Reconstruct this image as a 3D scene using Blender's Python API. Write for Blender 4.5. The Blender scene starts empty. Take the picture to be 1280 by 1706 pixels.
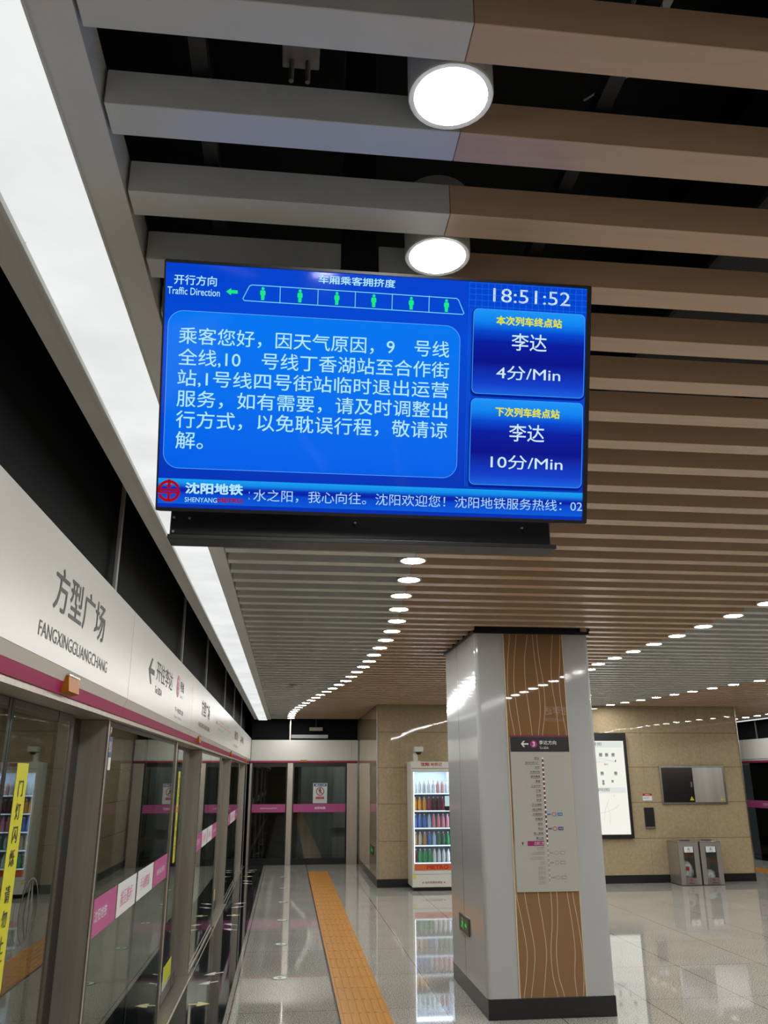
import bpy, bmesh, math, random
from mathutils import Matrix, Vector
random.seed(7)
SC = bpy.context.scene
COL = SC.collection

# ------------------------------------------------------------------ camera
YAW, PITCH, ROLL, FPX = 0.113860147, 0.313848757, -0.00307157862, 1358.996
CAM_H = 1.75
cy, sy, cp, sp = math.cos(YAW), math.sin(YAW), math.cos(PITCH), math.sin(PITCH)
fwd = Vector((sy * cp, cy * cp, sp))
r0 = Vector((cy, -sy, 0))
u0 = r0.cross(fwd)
cr, sr = math.cos(ROLL), math.sin(ROLL)
right = cr * r0 + sr * u0
up = -sr * r0 + cr * u0
cam = bpy.data.cameras.new('camera')
cam.sensor_fit = 'VERTICAL'
cam.sensor_height = 24.0
cam.lens = FPX * 24.0 / 1706.0
cam.clip_start = 0.02
cam.clip_end = 200
cam_o = bpy.data.objects.new('camera', cam)
cam_o.matrix_world = Matrix(((right.x, up.x, -fwd.x, 0), (right.y, up.y, -fwd.y, 0),
                             (right.z, up.z, -fwd.z, CAM_H), (0, 0, 0, 1)))
COL.objects.link(cam_o)
SC.camera = cam_o

# ------------------------------------------------------------------ world, exposure, light levels
w = bpy.data.worlds.new('world')
SC.world = w
w.use_nodes = True
w.node_tree.nodes['Background'].inputs[0].default_value = (0.80, 0.90, 1.0, 1)
w.node_tree.nodes['Background'].inputs[1].default_value = 0.03
SC.view_settings.view_transform = 'Standard'
SC.view_settings.look = 'None'
SC.view_settings.gamma = 1
SC.view_settings.exposure = 0.0
SC.view_settings.use_curve_mapping = False
LAMP_L = 122.0          # radiance of a downlight lens
PANEL_L = 0.92         # radiance of the long light panels
SC.cycles.use_denoising = True
SC.cycles.max_bounces = 10
SC.cycles.glossy_bounces = 6
SC.cycles.transparent_max_bounces = 16
SC.cycles.sample_clamp_indirect = 6.0
SC.cycles.caustics_reflective = False
SC.cycles.caustics_refractive = False


def lamp_light(x, y, z, r, power):
    d = bpy.data.lights.new('downlight_or_added_lamp', 'AREA')
    d.shape = 'DISK'
    d.size = 2 * r
    d.energy = power
    d.color = (1.0, 0.985, 0.95)
    o = bpy.data.objects.new('downlight_or_added_lamp', d)
    o.location = (x, y, z)
    COL.objects.link(o)


# ------------------------------------------------------------------ helpers
WM = {}


def lin(r, g, b):
    f = lambda c: c / 12.92 if c <= 0.04045 else ((c + 0.055) / 1.055) ** 2.4
    return (f(r / 255), f(g / 255), f(b / 255))


def mat(name, col, rough=0.5, metal=0.0, spec=0.5, emit=None, es=1.0, noise=0.0, nscale=8.0, bump=0.0, bscale=20, coat=0.0, aniso=None):
    m = bpy.data.materials.new(name)
    m.use_nodes = True
    nt = m.node_tree
    b = nt.nodes['Principled BSDF']
    b.inputs['Base Color'].default_value = (*col, 1)
    b.inputs['Roughness'].default_value = rough
    b.inputs['Metallic'].default_value = metal
    b.inputs['Specular IOR Level'].default_value = spec
    if coat:
        b.inputs['Coat Weight'].default_value = coat
        b.inputs['Coat Roughness'].default_value = 0.03
    if emit:
        b.inputs['Emission Color'].default_value = (*emit, 1)
        b.inputs['Emission Strength'].default_value = es
    if noise or bump:
        tc = nt.nodes.new('ShaderNodeTexCoord')
        mp = nt.nodes.new('ShaderNodeMapping')
        if aniso:
            mp.inputs['Scale'].default_value = aniso
        nt.links.new(tc.outputs['Object'], mp.inputs[0])
    if noise:
        n = nt.nodes.new('ShaderNodeTexNoise')
        n.inputs['Scale'].default_value = nscale
        n.inputs['Detail'].default_value = 4
        nt.links.new(mp.outputs[0], n.inputs['Vector'])
        r = nt.nodes.new('ShaderNodeMapRange')
        r.inputs[1].default_value = 0.3
        r.inputs[2].default_value = 0.7
        r.inputs[3].default_value = 1 - noise
        r.inputs[4].default_value = 1 + noise
        nt.links.new(n.outputs[0], r.inputs[0])
        mx = nt.nodes.new('ShaderNodeVectorMath')
        mx.operation = 'SCALE'
        mx.inputs[0].default_value = col
        nt.links.new(r.outputs[0], mx.inputs['Scale'])
        nt.links.new(mx.outputs[0], b.inputs['Base Color'])
    if bump:
        n = nt.nodes.new('ShaderNodeTexNoise')
        n.inputs['Scale'].default_value = bscale
        n.inputs['Detail'].default_value = 2
        nt.links.new(mp.outputs[0], n.inputs['Vector'])
        bp = nt.nodes.new('ShaderNodeBump')
        bp.inputs['Strength'].default_value = bump
        bp.inputs['Distance'].default_value = 0.02
        nt.links.new(n.outputs[0], bp.inputs['Height'])
        nt.links.new(bp.outputs[0], b.inputs['Normal'])
    return m


def emis(name, col, s=1.0, gloss=0.0):
    m = mat(name, (0.0, 0.0, 0.0), rough=0.08, spec=gloss, emit=col, es=s)
    return m


def glass(name, tint=(0.85, 0.9, 0.88), boost=1.7, base=0.05, rough=0.01):
    """plain pane: Schlick mirror reflection (both faces of the pane) over a clear, slightly tinted view"""
    m = bpy.data.materials.new(name)
    m.use_nodes = True
    nt = m.node_tree
    nt.nodes.clear()
    out = nt.nodes.new('ShaderNodeOutputMaterial')
    lw = nt.nodes.new('ShaderNodeLayerWeight')
    lw.inputs[0].default_value = 0.5
    pw = nt.nodes.new('ShaderNodeMath'); pw.operation = 'POWER'; pw.inputs[1].default_value = 5
    nt.links.new(lw.outputs['Facing'], pw.inputs[0])
    mr = nt.nodes.new('ShaderNodeMapRange')
    mr.inputs[3].default_value = base * boost
    mr.inputs[4].default_value = min(1.0, boost)
    nt.links.new(pw.outputs[0], mr.inputs[0])
    g = nt.nodes.new('ShaderNodeBsdfGlossy'); g.inputs['Roughness'].default_value = rough
    g.inputs['Color'].default_value = (0.9, 0.93, 0.9, 1)
    t = nt.nodes.new('ShaderNodeBsdfTransparent'); t.inputs[0].default_value = (*tint, 1)
    mx = nt.nodes.new('ShaderNodeMixShader')
    nt.links.new(mr.outputs[0], mx.inputs[0])
    nt.links.new(t.outputs[0], mx.inputs[1])
    nt.links.new(g.outputs[0], mx.inputs[2])
    nt.links.new(mx.outputs[0], out.inputs[0])
    return m


class MB:
    def __init__(self):
        self.bm = bmesh.new()

    def box(self, x0, x1, y0, y1, z0, z1, bevel=0.0, mi=0, seg=2):
        bm = self.bm
        vs = [bm.verts.new((x, y, z)) for z in (z0, z1) for y in (y0, y1) for x in (x0, x1)]
        fs = []
        for idx in ((0, 2, 3, 1), (4, 5, 7, 6), (0, 1, 5, 4), (2, 6, 7, 3), (0, 4, 6, 2), (1, 3, 7, 5)):
            f = bm.faces.new([vs[i] for i in idx]); f.material_index = mi; fs.append(f)
        if bevel:
            es = list({e for f in fs for e in f.edges})
            r = bmesh.ops.bevel(bm, geom=es, offset=bevel, segments=seg, affect='EDGES', profile=0.5)
            for f in r['faces']:
                f.material_index = mi
        return self

    def vbox(self, x0, x1, y0, y1, z0, z1, rad, seg=4):
        """box with rounded vertical edges"""
        pts = []
        for cx, cyy, a0 in ((x1 - rad, y1 - rad, 0), (x0 + rad, y1 - rad, 90), (x0 + rad, y0 + rad, 180), (x1 - rad, y0 + rad, 270)):
            for i in range(seg + 1):
                a = math.radians(a0 + 90 * i / seg)
                pts.append((cx + rad * math.cos(a), cyy + rad * math.sin(a)))
        return self.prism(pts, z0, z1)

    def prism(self, pts, z0, z1, mi=0):
        bm = self.bm
        a = [bm.verts.new((p[0], p[1], z0)) for p in pts]
        b = [bm.verts.new((p[0], p[1], z1)) for p in pts]
        n = len(pts)
        bm.faces.new(a[::-1]).material_index = mi
        bm.faces.new(b).material_index = mi
        for i in range(n):
            bm.faces.new((a[i], a[(i + 1) % n], b[(i + 1) % n], b[i])).material_index = mi
        return self

    def extr_y(self, xz, y0, y1, mi=0):
        bm = self.bm
        a = [bm.verts.new((p[0], y0, p[1])) for p in xz]
        b = [bm.verts.new((p[0], y1, p[1])) for p in xz]
        n = len(xz)
        bm.faces.new(a[::-1]).material_index = mi
        bm.faces.new(b).material_index = mi
        for i in range(n):
            bm.faces.new((a[i], a[(i + 1) % n], b[(i + 1) % n], b[i])).material_index = mi
        return self

    def extr_x(self, yz, x0, x1, mi=0):
        bm = self.bm
        a = [bm.verts.new((x0, p[0], p[1])) for p in yz]
        b = [bm.verts.new((x1, p[0], p[1])) for p in yz]
        n = len(yz)
        bm.faces.new(a[::-1]).material_index = mi
        bm.faces.new(b).material_index = mi
        for i in range(n):
            bm.faces.new((a[i], a[(i + 1) % n], b[(i + 1) % n], b[i])).material_index = mi
        return self

    def lathe(self, cx, cyy, prof, seg=24, mi=0, cap=True):
        bm = self.bm
        rings = []
        for r, z in prof:
            rings.append([bm.verts.new((cx + r * math.cos(2 * math.pi * i / seg), cyy + r * math.sin(2 * math.pi * i / seg), z)) for i in range(seg)])
        for a, b in zip(rings, rings[1:]):
            for i in range(seg):
                bm.faces.new((a[i], a[(i + 1) % seg], b[(i + 1) % seg], b[i])).material_index = mi
        if cap:
            bm.faces.new(rings[0][::-1]).material_index = mi
            bm.faces.new(rings[-1]).material_index = mi
        return self

    def tube(self, p0, p1, r, seg=8, mi=0):
        p0, p1 = Vector(p0), Vector(p1)
        d = (p1 - p0).normalized()
        a = d.orthogonal().normalized(); b = d.cross(a)
        bm = self.bm
        R = [[bm.verts.new(p + r * (math.cos(2 * math.pi * i / seg) * a + math.sin(2 * math.pi * i / seg) * b)) for i in range(seg)] for p in (p0, p1)]
        for i in range(seg):
            bm.faces.new((R[0][i], R[0][(i + 1) % seg], R[1][(i + 1) % seg], R[1][i])).material_index = mi
        bm.faces.new(R[0][::-1]).material_index = mi
        bm.faces.new(R[1]).material_index = mi
        return self

    # --- flat work in a frame F = (origin, right, up, normal): coordinates u, v, height h
    def fpoly(self, F, pts, h0, h1, mi=0):
        """extruded polygon (u, v) between heights h0..h1 over the frame plane"""
        O, R_, U, N = F
        bm = self.bm
        a = [bm.verts.new(O + R_ * u + U * v + N * h0) for u, v in pts]
        b = [bm.verts.new(O + R_ * u + U * v + N * h1) for u, v in pts]
        n = len(pts)
        bm.faces.new(a[::-1]).material_index = mi
        bm.faces.new(b).material_index = mi
        for i in range(n):
            bm.faces.new((a[i], a[(i + 1) % n], b[(i + 1) % n], b[i])).material_index = mi
        return self

    def frect(self, F, ua, ub, va, vb, h0, h1, rad=0.0, mi=0, seg=6):
        return self.fpoly(F, rrect(ua, ub, va, vb, rad, seg), h0, h1, mi)

    def fring(self, F, outer, inner, h0, h1, mi=0):
        """frame between two outlines with the same number of points"""
        O, R_, U, N = F
        bm = self.bm
        n = len(outer)
        V = lambda p, h: bm.verts.new(O + R_ * p[0] + U * p[1] + N * h)
        oa = [V(p, h0) for p in outer]; ob = [V(p, h1) for p in outer]
        ia = [V(p, h0) for p in inner]; ib = [V(p, h1) for p in inner]
        for i in range(n):
            j = (i + 1) % n
            for q in ((oa[i], oa[j], ob[j], ob[i]), (ib[i], ib[j], ia[j], ia[i]), (ob[i], ob[j], ib[j], ib[i]), (ia[i], ia[j], oa[j], oa[i])):
                bm.faces.new(q).material_index = mi
        return self

    def fdisc(self, F, u, v, r, h0, h1, seg=24, mi=0, sy=1.0):
        return self.fpoly(F, [(u + r * math.cos(2 * math.pi * i / seg), v + sy * r * math.sin(2 * math.pi * i / seg)) for i in range(seg)], h0, h1, mi)

    def fline(self, F, pts, wd, h0, h1, mi=0):
        """ribbon of width wd along a (u, v) polyline"""
        P = [Vector((a, b)) for a, b in pts]
        L, Rr = [], []
        for i, p in enumerate(P):
            d = (P[min(i + 1, len(P) - 1)] - P[max(i - 1, 0)]).normalized()
            n = Vector((-d.y, d.x)) * wd / 2
            L.append(tuple(p + n)); Rr.append(tuple(p - n))
        return self.fpoly(F, Rr + L[::-1], h0, h1, mi) if len(P) == 2 else self._strip(F, L, Rr, h0, h1, mi)

    def _strip(self, F, L, Rr, h0, h1, mi):
        for i in range(len(L) - 1):
            self.fpoly(F, [Rr[i], Rr[i + 1], L[i + 1], L[i]], h1 - 0.0001, h1, mi)
        return self

    def build(self, name, mats, parent=None, smooth=False, loc=None):
        me = bpy.data.meshes.new(name)
        bmesh.ops.recalc_face_normals(self.bm, faces=self.bm.faces)
        if smooth:
            for f in self.bm.faces:
                f.smooth = True
        self.bm.to_mesh(me); self.bm.free()
        return link_mesh(name, me, mats, parent, loc)


def link_mesh(name, me, mats, parent=None, loc=None):
    for m in (mats if isinstance(mats, (list, tuple)) else [mats]):
        me.materials.append(m)
    o = bpy.data.objects.new(name, me)
    COL.objects.link(o)
    if parent is not None:
        me.transform(WM[parent].inverted())
        o.parent = parent
        WM[o] = WM[parent].copy()
    else:
        M_ = Matrix.Translation(loc) if loc is not None else Matrix.Identity(4)
        me.transform(M_.inverted())
        o.matrix_world = M_
        WM[o] = M_
    return o


def rrect(ua, ub, va, vb, rad=0.0, seg=6):
    if rad <= 0:
        return [(ua, va), (ub, va), (ub, vb), (ua, vb)]
    pts = []
    for cu, cv, a0 in ((ub - rad, va + rad, 270), (ub - rad, vb - rad, 0), (ua + rad, vb - rad, 90), (ua + rad, va + rad, 180)):
        for i in range(seg + 1):
            a = math.radians(a0 + 90 * i / seg)
            pts.append((cu + rad * math.cos(a), cv + rad * math.sin(a)))
    return pts


def frame(o, r, u):
    r = Vector(r).normalized(); u = Vector(u).normalized()
    return (Vector(o), r, u, r.cross(u))


def tag(o, label=None, cat=None, group=None, kind=None):
    if label: o['label'] = label
    if cat: o['category'] = cat
    if group: o['group'] = group
    if kind: o['kind'] = kind
    return o


def thing(name, loc, label, cat, group=None):
    o = bpy.data.objects.new(name, None)
    o.empty_display_size = 0.1
    o.location = loc
    COL.objects.link(o)
    WM[o] = Matrix.Translation(loc)
    return tag(o, label, cat, group)


def struct(o):
    o['kind'] = 'structure'
    return o


def text_mesh(s, bold=0.0, align='LEFT', spacing=1.0, line=1.0):
    cu = bpy.data.curves.new('t', 'FONT')
    cu.body = s
    cu.size = 1.0
    cu.resolution_u = 3
    cu.align_x = align
    cu.space_character = spacing
    cu.space_line = line
    ob = bpy.data.objects.new('t', cu)
    me = bpy.data.meshes.new_from_object(ob)
    bpy.data.objects.remove(ob); bpy.data.curves.remove(cu)
    me.materials.clear()
    if bold > 0:
        # heavier strokes: the same glyph struck again a little to each side
        bm = bmesh.new(); bm.from_mesh(me)
        base = list(bm.faces)
        for iz, (dx, dy) in enumerate(((bold, 0), (-bold, 0), (0, bold), (0, -bold))):
            r = bmesh.ops.duplicate(bm, geom=list({v for f in base for v in f.verts}) + base)
            for q in r['geom']:
                if isinstance(q, bmesh.types.BMVert):
                    q.co.x += dx; q.co.y += dy; q.co.z += 0.00015 * (iz + 1)
        bm.to_mesh(me); bm.free()
    return me


def text(s, m, F, ua, ub, va, vb, h, parent, name='lettering', bold=0.0, align='LEFT', spacing=1.0, line=1.0, fit='both'):
    """lettering whose ink fills the rectangle ua..ub x va..vb of a frame"""
    me = text_mesh(s, bold, align, spacing, line)
    xs = [v.co.x for v in me.vertices]; ys = [v.co.y for v in me.vertices]
    if not xs:
        return None
    x0, x1, y0, y1 = min(xs), max(xs), min(ys), max(ys)
    sx = (ub - ua) / (x1 - x0); sy_ = (vb - va) / (y1 - y0)
    if fit == 'height':
        sx = sy_
        if align == 'RIGHT': ua = ub - (x1 - x0) * sx
        if align == 'CENTER': ua = (ua + ub) / 2 - (x1 - x0) * sx / 2
    O, R_, U, N = F
    # wide gaps (after commas, between words set far apart) part the line into phrases
    iv = sorted((min(me.vertices[i].co.x for i in p.vertices), max(me.vertices[i].co.x for i in p.vertices)) for p in me.polygons)
    cuts = []
    hi = iv[0][1]
    for a, b in iv:
        if a - hi > 0.42: cuts.append((a + hi) / 2)
        hi = max(hi, b)
    last = None
    lo = -1e9
    for c in cuts + [1e9]:
        sub = me
        if cuts:
            bm = bmesh.new(); bm.from_mesh(me)
            bmesh.ops.delete(bm, geom=[v for v in bm.verts if not (lo < v.co.x <= c)], context='VERTS')
            sub = bpy.data.meshes.new(name); bm.to_mesh(sub); bm.free()
        for v in sub.vertices:
            v.co = O + R_ * (ua + (v.co.x - x0) * sx) + U * (va + (v.co.y - y0) * sy_) + N * (h + v.co.z)
        last = link_mesh(name, sub, m, parent)
        lo = c
    return last


ONES = ['', 'first', 'second', 'third', 'fourth', 'fifth', 'sixth', 'seventh', 'eighth', 'ninth', 'tenth', 'eleventh', 'twelfth',
        'thirteenth', 'fourteenth', 'fifteenth', 'sixteenth', 'seventeenth', 'eighteenth', 'nineteenth']
TENS = {20: 'twent', 30: 'thirt', 40: 'fort', 50: 'fift', 60: 'sixt', 70: 'sevent', 80: 'eight'}


def nth(n):
    if n < 20: return ONES[n]
    t = n // 10 * 10
    return TENS[t] + ('ieth' if n % 10 == 0 else 'y-' + ONES[n % 10])


# ------------------------------------------------------------------ materials
m_grey = mat('slat_grey_paint', (0.64, 0.66, 0.635), 0.24, noise=0.05, nscale=3)
m_tan = mat('slat_tan_woodgrain', (0.63, 0.45, 0.31), 0.24, noise=0.07, nscale=6, aniso=(0.3, 4, 4))
m_trim = mat('grey_trim_paint', (0.68, 0.69, 0.66), 0.45, noise=0.05, nscale=2)
m_black = mat('plenum_black', (0.0055, 0.006, 0.0075), 0.7, spec=0.2)
m_darksteel = mat('plenum_steel', (0.05, 0.052, 0.056), 0.5, metal=0.4)
m_galv = mat('galvanised_box', (0.45, 0.46, 0.46), 0.5)
m_lens = emis('downlight_lens', (1.0, 0.985, 0.95), LAMP_L)
m_can = mat('downlight_can', (0.55, 0.55, 0.52), 0.35)
m_white = mat('white_enamel', (0.66, 0.66, 0.62), 0.28, noise=0.02, nscale=2)
m_lip = mat('beige_and_lip_shade', (0.55, 0.52, 0.46), 0.35)
m_magenta = mat('magenta_stripe', (0.31, 0.018, 0.09), 0.4, spec=0.25)
m_pink = mat('pink_film', (0.47, 0.085, 0.27), 0.4)
m_whitefilm = mat('white_film', (0.72, 0.74, 0.76), 0.4)
m_pinktext = mat('pink_print', (0.75, 0.22, 0.42), 0.5)
m_ink = mat('dark_grey_print', (0.042, 0.042, 0.038), 0.5)
m_inkgrey = mat('mid_grey_print', (0.30, 0.30, 0.28), 0.5)
m_whiteprint = mat('white_print', (0.80, 0.80, 0.80), 0.5)
m_steel = mat('brushed_bronze_steel', (0.58, 0.53, 0.465), 0.38, metal=0.8, noise=0.08, nscale=4, aniso=(12, 12, 0.4))
m_steel2 = mat('bright_steel', (0.62, 0.60, 0.56), 0.25, metal=1.0)
m_stainless = mat('stainless', (0.50, 0.48, 0.45), 0.3, metal=1.0, noise=0.06, nscale=5, aniso=(10, 10, 0.5))
m_darkdoor = mat('dark_door_stile', (0.036, 0.034, 0.031), 0.35, metal=0.6)
m_rubber = mat('black_rubber', (0.006, 0.006, 0.006), 0.5)
m_blackframe = mat('black_frame', (0.012, 0.012, 0.014), 0.3)
m_glass = glass('door_glass', (0.75, 0.80, 0.78), 1.25)
m_glassclear = glass('display_glass', (0.95, 0.97, 0.98), 1.2)
m_endglass = glass('end_door_glass', (0.6, 0.65, 0.64), 1.3)
m_yellow = mat('yellow_tape', (0.62, 0.60, 0.02), 0.45)
m_amber = mat('amber_lens', (0.44, 0.145, 0.008), 0.4, spec=0.2)
m_tactile = mat('tactile_ochre', (0.52, 0.235, 0.042), 0.3, noise=0.12, nscale=5)
m_colgrey = mat('column_grey_enamel', (0.43, 0.44, 0.44), 0.07, spec=0.36, noise=0.02, nscale=1.2, bump=0.03, bscale=1.2)
m_brownglass = mat('brown_back_painted_glass', (0.25, 0.135, 0.06), 0.02, spec=0.6, noise=0.02, nscale=3)
m_cream = mat('cream_line', (0.62, 0.52, 0.36), 0.4)
m_base = mat('black_base', (0.012, 0.012, 0.013), 0.25)
m_board = mat('pale_board', (0.42, 0.415, 0.375), 0.35)
m_boardblack = mat('board_black', (0.013, 0.012, 0.012), 0.35)
m_green = emis('exit_green', lin(70, 200, 100), 0.7)
m_greenlens = mat('green_marker', (0.02, 0.075, 0.035), 0.3)
m_pale = mat('pale_marker', (0.55, 0.66, 0.55), 0.4)
m_arrowyellow = mat('arrow_yellow', (0.74, 0.68, 0.30), 0.5)
m_arrowwhite = mat('arrow_white', (0.70, 0.68, 0.62), 0.5)
m_cabinet = mat('vending_white', (0.62, 0.62, 0.56), 0.35)
m_red = mat('red_print', (0.40, 0.012, 0.012), 0.4)
m_orange = mat('orange_red_strip', (0.62, 0.12, 0.03), 0.4)
m_blue = mat('sign_blue', (0.03, 0.09, 0.24), 0.4)
m_bluelight = mat('line_blue', (0.03, 0.16, 0.42), 0.4)
m_bluedeep = mat('line_violet', (0.05, 0.05, 0.22), 0.4)
m_coolstrip = emis('cool_shelf_light', (0.72, 0.84, 1.0), 1.6)
m_interior = mat('fridge_liner', (0.60, 0.66, 0.74), 0.4)
m_lightpanel = None
m_tabscreen = emis('tablet_screen', lin(190, 225, 225), 0.9)
m_bag = mat('bin_bag', (0.62, 0.60, 0.56), 0.35, bump=0.6, bscale=30, noise=0.2, nscale=25)
m_lightbox = emis('lightbox_white', lin(243, 243, 234), 1.0)
m_lightgrey = emis('lightbox_band', lin(226, 230, 226), 1.0)
m_lbink = emis('lightbox_print', lin(135, 140, 136), 1.0)
m_lbdark = emis('lightbox_dark_print', lin(60, 62, 60), 1.0)
m_lbred = emis('lightbox_red_print', lin(205, 90, 75), 1.0)
m_lbline = emis('lightbox_thin_line', lin(205, 206, 200), 1.0)


def panel_material():
    m = emis('light_panel_acrylic', (0.93, 0.96, 0.94), PANEL_L)
    nt = m.node_tree; b = nt.nodes['Principled BSDF']
    g = nt.nodes.new('ShaderNodeNewGeometry')
    n = nt.nodes.new('ShaderNodeTexNoise'); n.inputs['Scale'].default_value = 2.2; n.inputs['Detail'].default_value = 5
    nt.links.new(g.outputs['Position'], n.inputs['Vector'])
    r = nt.nodes.new('ShaderNodeMapRange'); r.inputs[1].default_value = 0.35; r.inputs[2].default_value = 0.65
    r.inputs[3].default_value = PANEL_L * 0.90; r.inputs[4].default_value = PANEL_L * 1.04
    nt.links.new(n.outputs[0], r.inputs[0]); nt.links.new(r.outputs[0], b.inputs['Emission Strength'])
    return m


m_lightpanel = panel_material()


def nmath(nt, op, a, b=None, c=None):
    n = nt.nodes.new('ShaderNodeMath'); n.operation = op
    for i, v in enumerate((a, b, c)):
        if v is None: continue
        if isinstance(v, (int, float)): n.inputs[i].default_value = v
        else: nt.links.new(v, n.inputs[i])
    return n.outputs[0]


def joint_mask(nt, coord, off, pitch, wd):
    """1 on a joint line of width wd repeated every pitch"""
    a = nmath(nt, 'SUBTRACT', coord, off - wd / 2)
    a = nmath(nt, 'FLOORED_MODULO', a, pitch)
    return nmath(nt, 'LESS_THAN', a, wd)


def granite(name, c0, c1, rough, jx=None, jy=None, speck=260.0, jcol=0.25, bumpy=0.0):
    m = bpy.data.materials.new(name); m.use_nodes = True
    nt = m.node_tree; b = nt.nodes['Principled BSDF']
    g = nt.nodes.new('ShaderNodeNewGeometry')
    sep = nt.nodes.new('ShaderNodeSeparateXYZ'); nt.links.new(g.outputs['Position'], sep.inputs[0])
    n = nt.nodes.new('ShaderNodeTexNoise'); n.inputs['Scale'].default_value = speck; n.inputs['Detail'].default_value = 3
    nt.links.new(g.outputs['Position'], n.inputs['Vector'])
    n2 = nt.nodes.new('ShaderNodeTexNoise'); n2.inputs['Scale'].default_value = 1.6; n2.inputs['Detail'].default_value = 3
    nt.links.new(g.outputs['Position'], n2.inputs['Vector'])
    ra = nt.nodes.new('ShaderNodeValToRGB')
    ra.color_ramp.elements[0].position = 0.38; ra.color_ramp.elements[0].color = (*c0, 1)
    ra.color_ramp.elements[1].position = 0.60; ra.color_ramp.elements[1].color = (*c1, 1)
    nt.links.new(n.outputs[0], ra.inputs[0])
    v = nt.nodes.new('ShaderNodeVectorMath'); v.operation = 'SCALE'
    nt.links.new(ra.outputs[0], v.inputs[0])
    mr = nt.nodes.new('ShaderNodeMapRange'); mr.inputs[1].default_value = 0.3; mr.inputs[2].default_value = 0.7
    mr.inputs[3].default_value = 0.93; mr.inputs[4].default_value = 1.07
    nt.links.new(n2.outputs[0], mr.inputs[0])
    k = mr.outputs[0]
    masks = []
    if jx: masks += [joint_mask(nt, sep.outputs[0], *jx)]
    if jy: masks += [joint_mask(nt, sep.outputs[1], *jy)]
    for q in masks:
        k = nmath(nt, 'MULTIPLY', k, nmath(nt, 'SUBTRACT', 1.0, nmath(nt, 'MULTIPLY', q, 1 - jcol)))
    nt.links.new(k, v.inputs['Scale'])
    nt.links.new(v.outputs[0], b.inputs['Base Color'])
    b.inputs['Roughness'].default_value = rough
    b.inputs['Specular IOR Level'].default_value = 0.6
    return m


m_floor = granite('grey_granite_tiles', (0.12, 0.118, 0.104), (0.57, 0.56, 0.51), 0.04, (0.46, 0.84, 0.007), (0.245, 1.18, 0.006), speck=110.0, jcol=0.12)
m_blackgran = granite('black_granite', (0.006, 0.007, 0.009), (0.022, 0.024, 0.027), 0.04, None, (0.245, 1.18, 0.004))


def wall_stone():
    m = bpy.data.materials.new('beige_stone_panels'); m.use_nodes = True
    nt = m.node_tree; b = nt.nodes['Principled BSDF']
    g = nt.nodes.new('ShaderNodeNewGeometry')
    sep = nt.nodes.new('ShaderNodeSeparateXYZ'); nt.links.new(g.outputs['Position'], sep.inputs[0])
    n = nt.nodes.new('ShaderNodeTexNoise'); n.inputs['Scale'].default_value = 22; n.inputs['Detail'].default_value = 8; n.inputs['Roughness'].default_value = 0.7
    nt.links.new(g.outputs['Position'], n.inputs['Vector'])
    ra = nt.nodes.new('ShaderNodeValToRGB')
    ra.color_ramp.elements[0].position = 0.30; ra.color_ramp.elements[0].color = (0.335, 0.262, 0.16, 1)
    ra.color_ramp.elements[1].position = 0.68; ra.color_ramp.elements[1].color = (0.445, 0.36, 0.232, 1)
    nt.links.new(n.outputs[0], ra.inputs[0])
    s = nmath(nt, 'ADD', sep.outputs[0], sep.outputs[1])
    q1 = joint_mask(nt, sep.outputs[2], 0.121, 0.593, 0.009)
    q2 = joint_mask(nt, s, 1.945 + 14.69, 1.10, 0.005)
    k = nmath(nt, 'SUBTRACT', 1.0, nmath(nt, 'MULTIPLY', q1, 0.62))
    k = nmath(nt, 'MULTIPLY', k, nmath(nt, 'SUBTRACT', 1.0, nmath(nt, 'MULTIPLY', q2, 0.35)))
    v = nt.nodes.new('ShaderNodeVectorMath'); v.operation = 'SCALE'
    nt.links.new(ra.outputs[0], v.inputs[0]); nt.links.new(k, v.inputs['Scale'])
    nt.links.new(v.outputs[0], b.inputs['Base Color'])
    b.inputs['Roughness'].default_value = 0.022
    b.inputs['Specular IOR Level'].default_value = 0.45
    nb = nt.nodes.new('ShaderNodeTexNoise'); nb.inputs['Scale'].default_value = 2.6; nb.inputs['Detail'].default_value = 2
    nt.links.new(g.outputs['Position'], nb.inputs['Vector'])
    bp = nt.nodes.new('ShaderNodeBump'); bp.inputs['Strength'].default_value = 0.05; bp.inputs['Distance'].default_value = 0.02
    nt.links.new(nb.outputs[0], bp.inputs['Height']); nt.links.new(bp.outputs[0], b.inputs['Normal'])
    return m


m_stone = wall_stone()

# ------------------------------------------------------------------ room shell
YB, YE = -7.0, 18.6            # platform from behind the camera to the end doors
XL, XR = -0.82, 10.72          # platform edges
YW = 14.69                     # face of the central block
ZC = 2.95                      # underside of the slats
struct(MB().box(-0.42, 10.32, YB, 18.75, -0.15, 0).build('floor', m_floor))
struct(MB().box(-1.15, -0.42, YB, 18.75, -0.15, 0).build('floor_edge', m_blackgran))
struct(MB().box(10.32, 11.05, YB, 24, -0.15, 0).build('floor_edge', m_blackgran))
struct(MB().box(8.2, 10.32, 18.75, 24, -0.15, 0).build('floor', m_floor))
struct(MB().box(-5.0, 15.0, YB - 1, 26, 4.15, 4.3).build('ceiling', m_black))
struct(MB().box(1.55, 8.2, YW, 24, 0, ZC + 0.08).build('wall_end', m_stone))
struct(MB().box(1.545, 8.205, YW - 0.008, 24, 0, 0.13).build('baseboard_end', m_base))
struct(MB().box(1.535, 1.552, YW - 0.012, YW + 0.01, 0.13, ZC).build('trim_1', m_steel2))
struct(MB().box(8.198, 8.215, YW - 0.012, YW + 0.01, 0.13, ZC).build('trim_2', m_steel2))
struct(MB().box(1.55, 8.2, YW - 0.02, YW + 0.02, ZC + 0.03, 4.15).build('wall_plenum', m_black))
struct(MB().box(-5.0, -4.8, YB, 26, -1.3, 4.15).build('wall_left', m_black))
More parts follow.
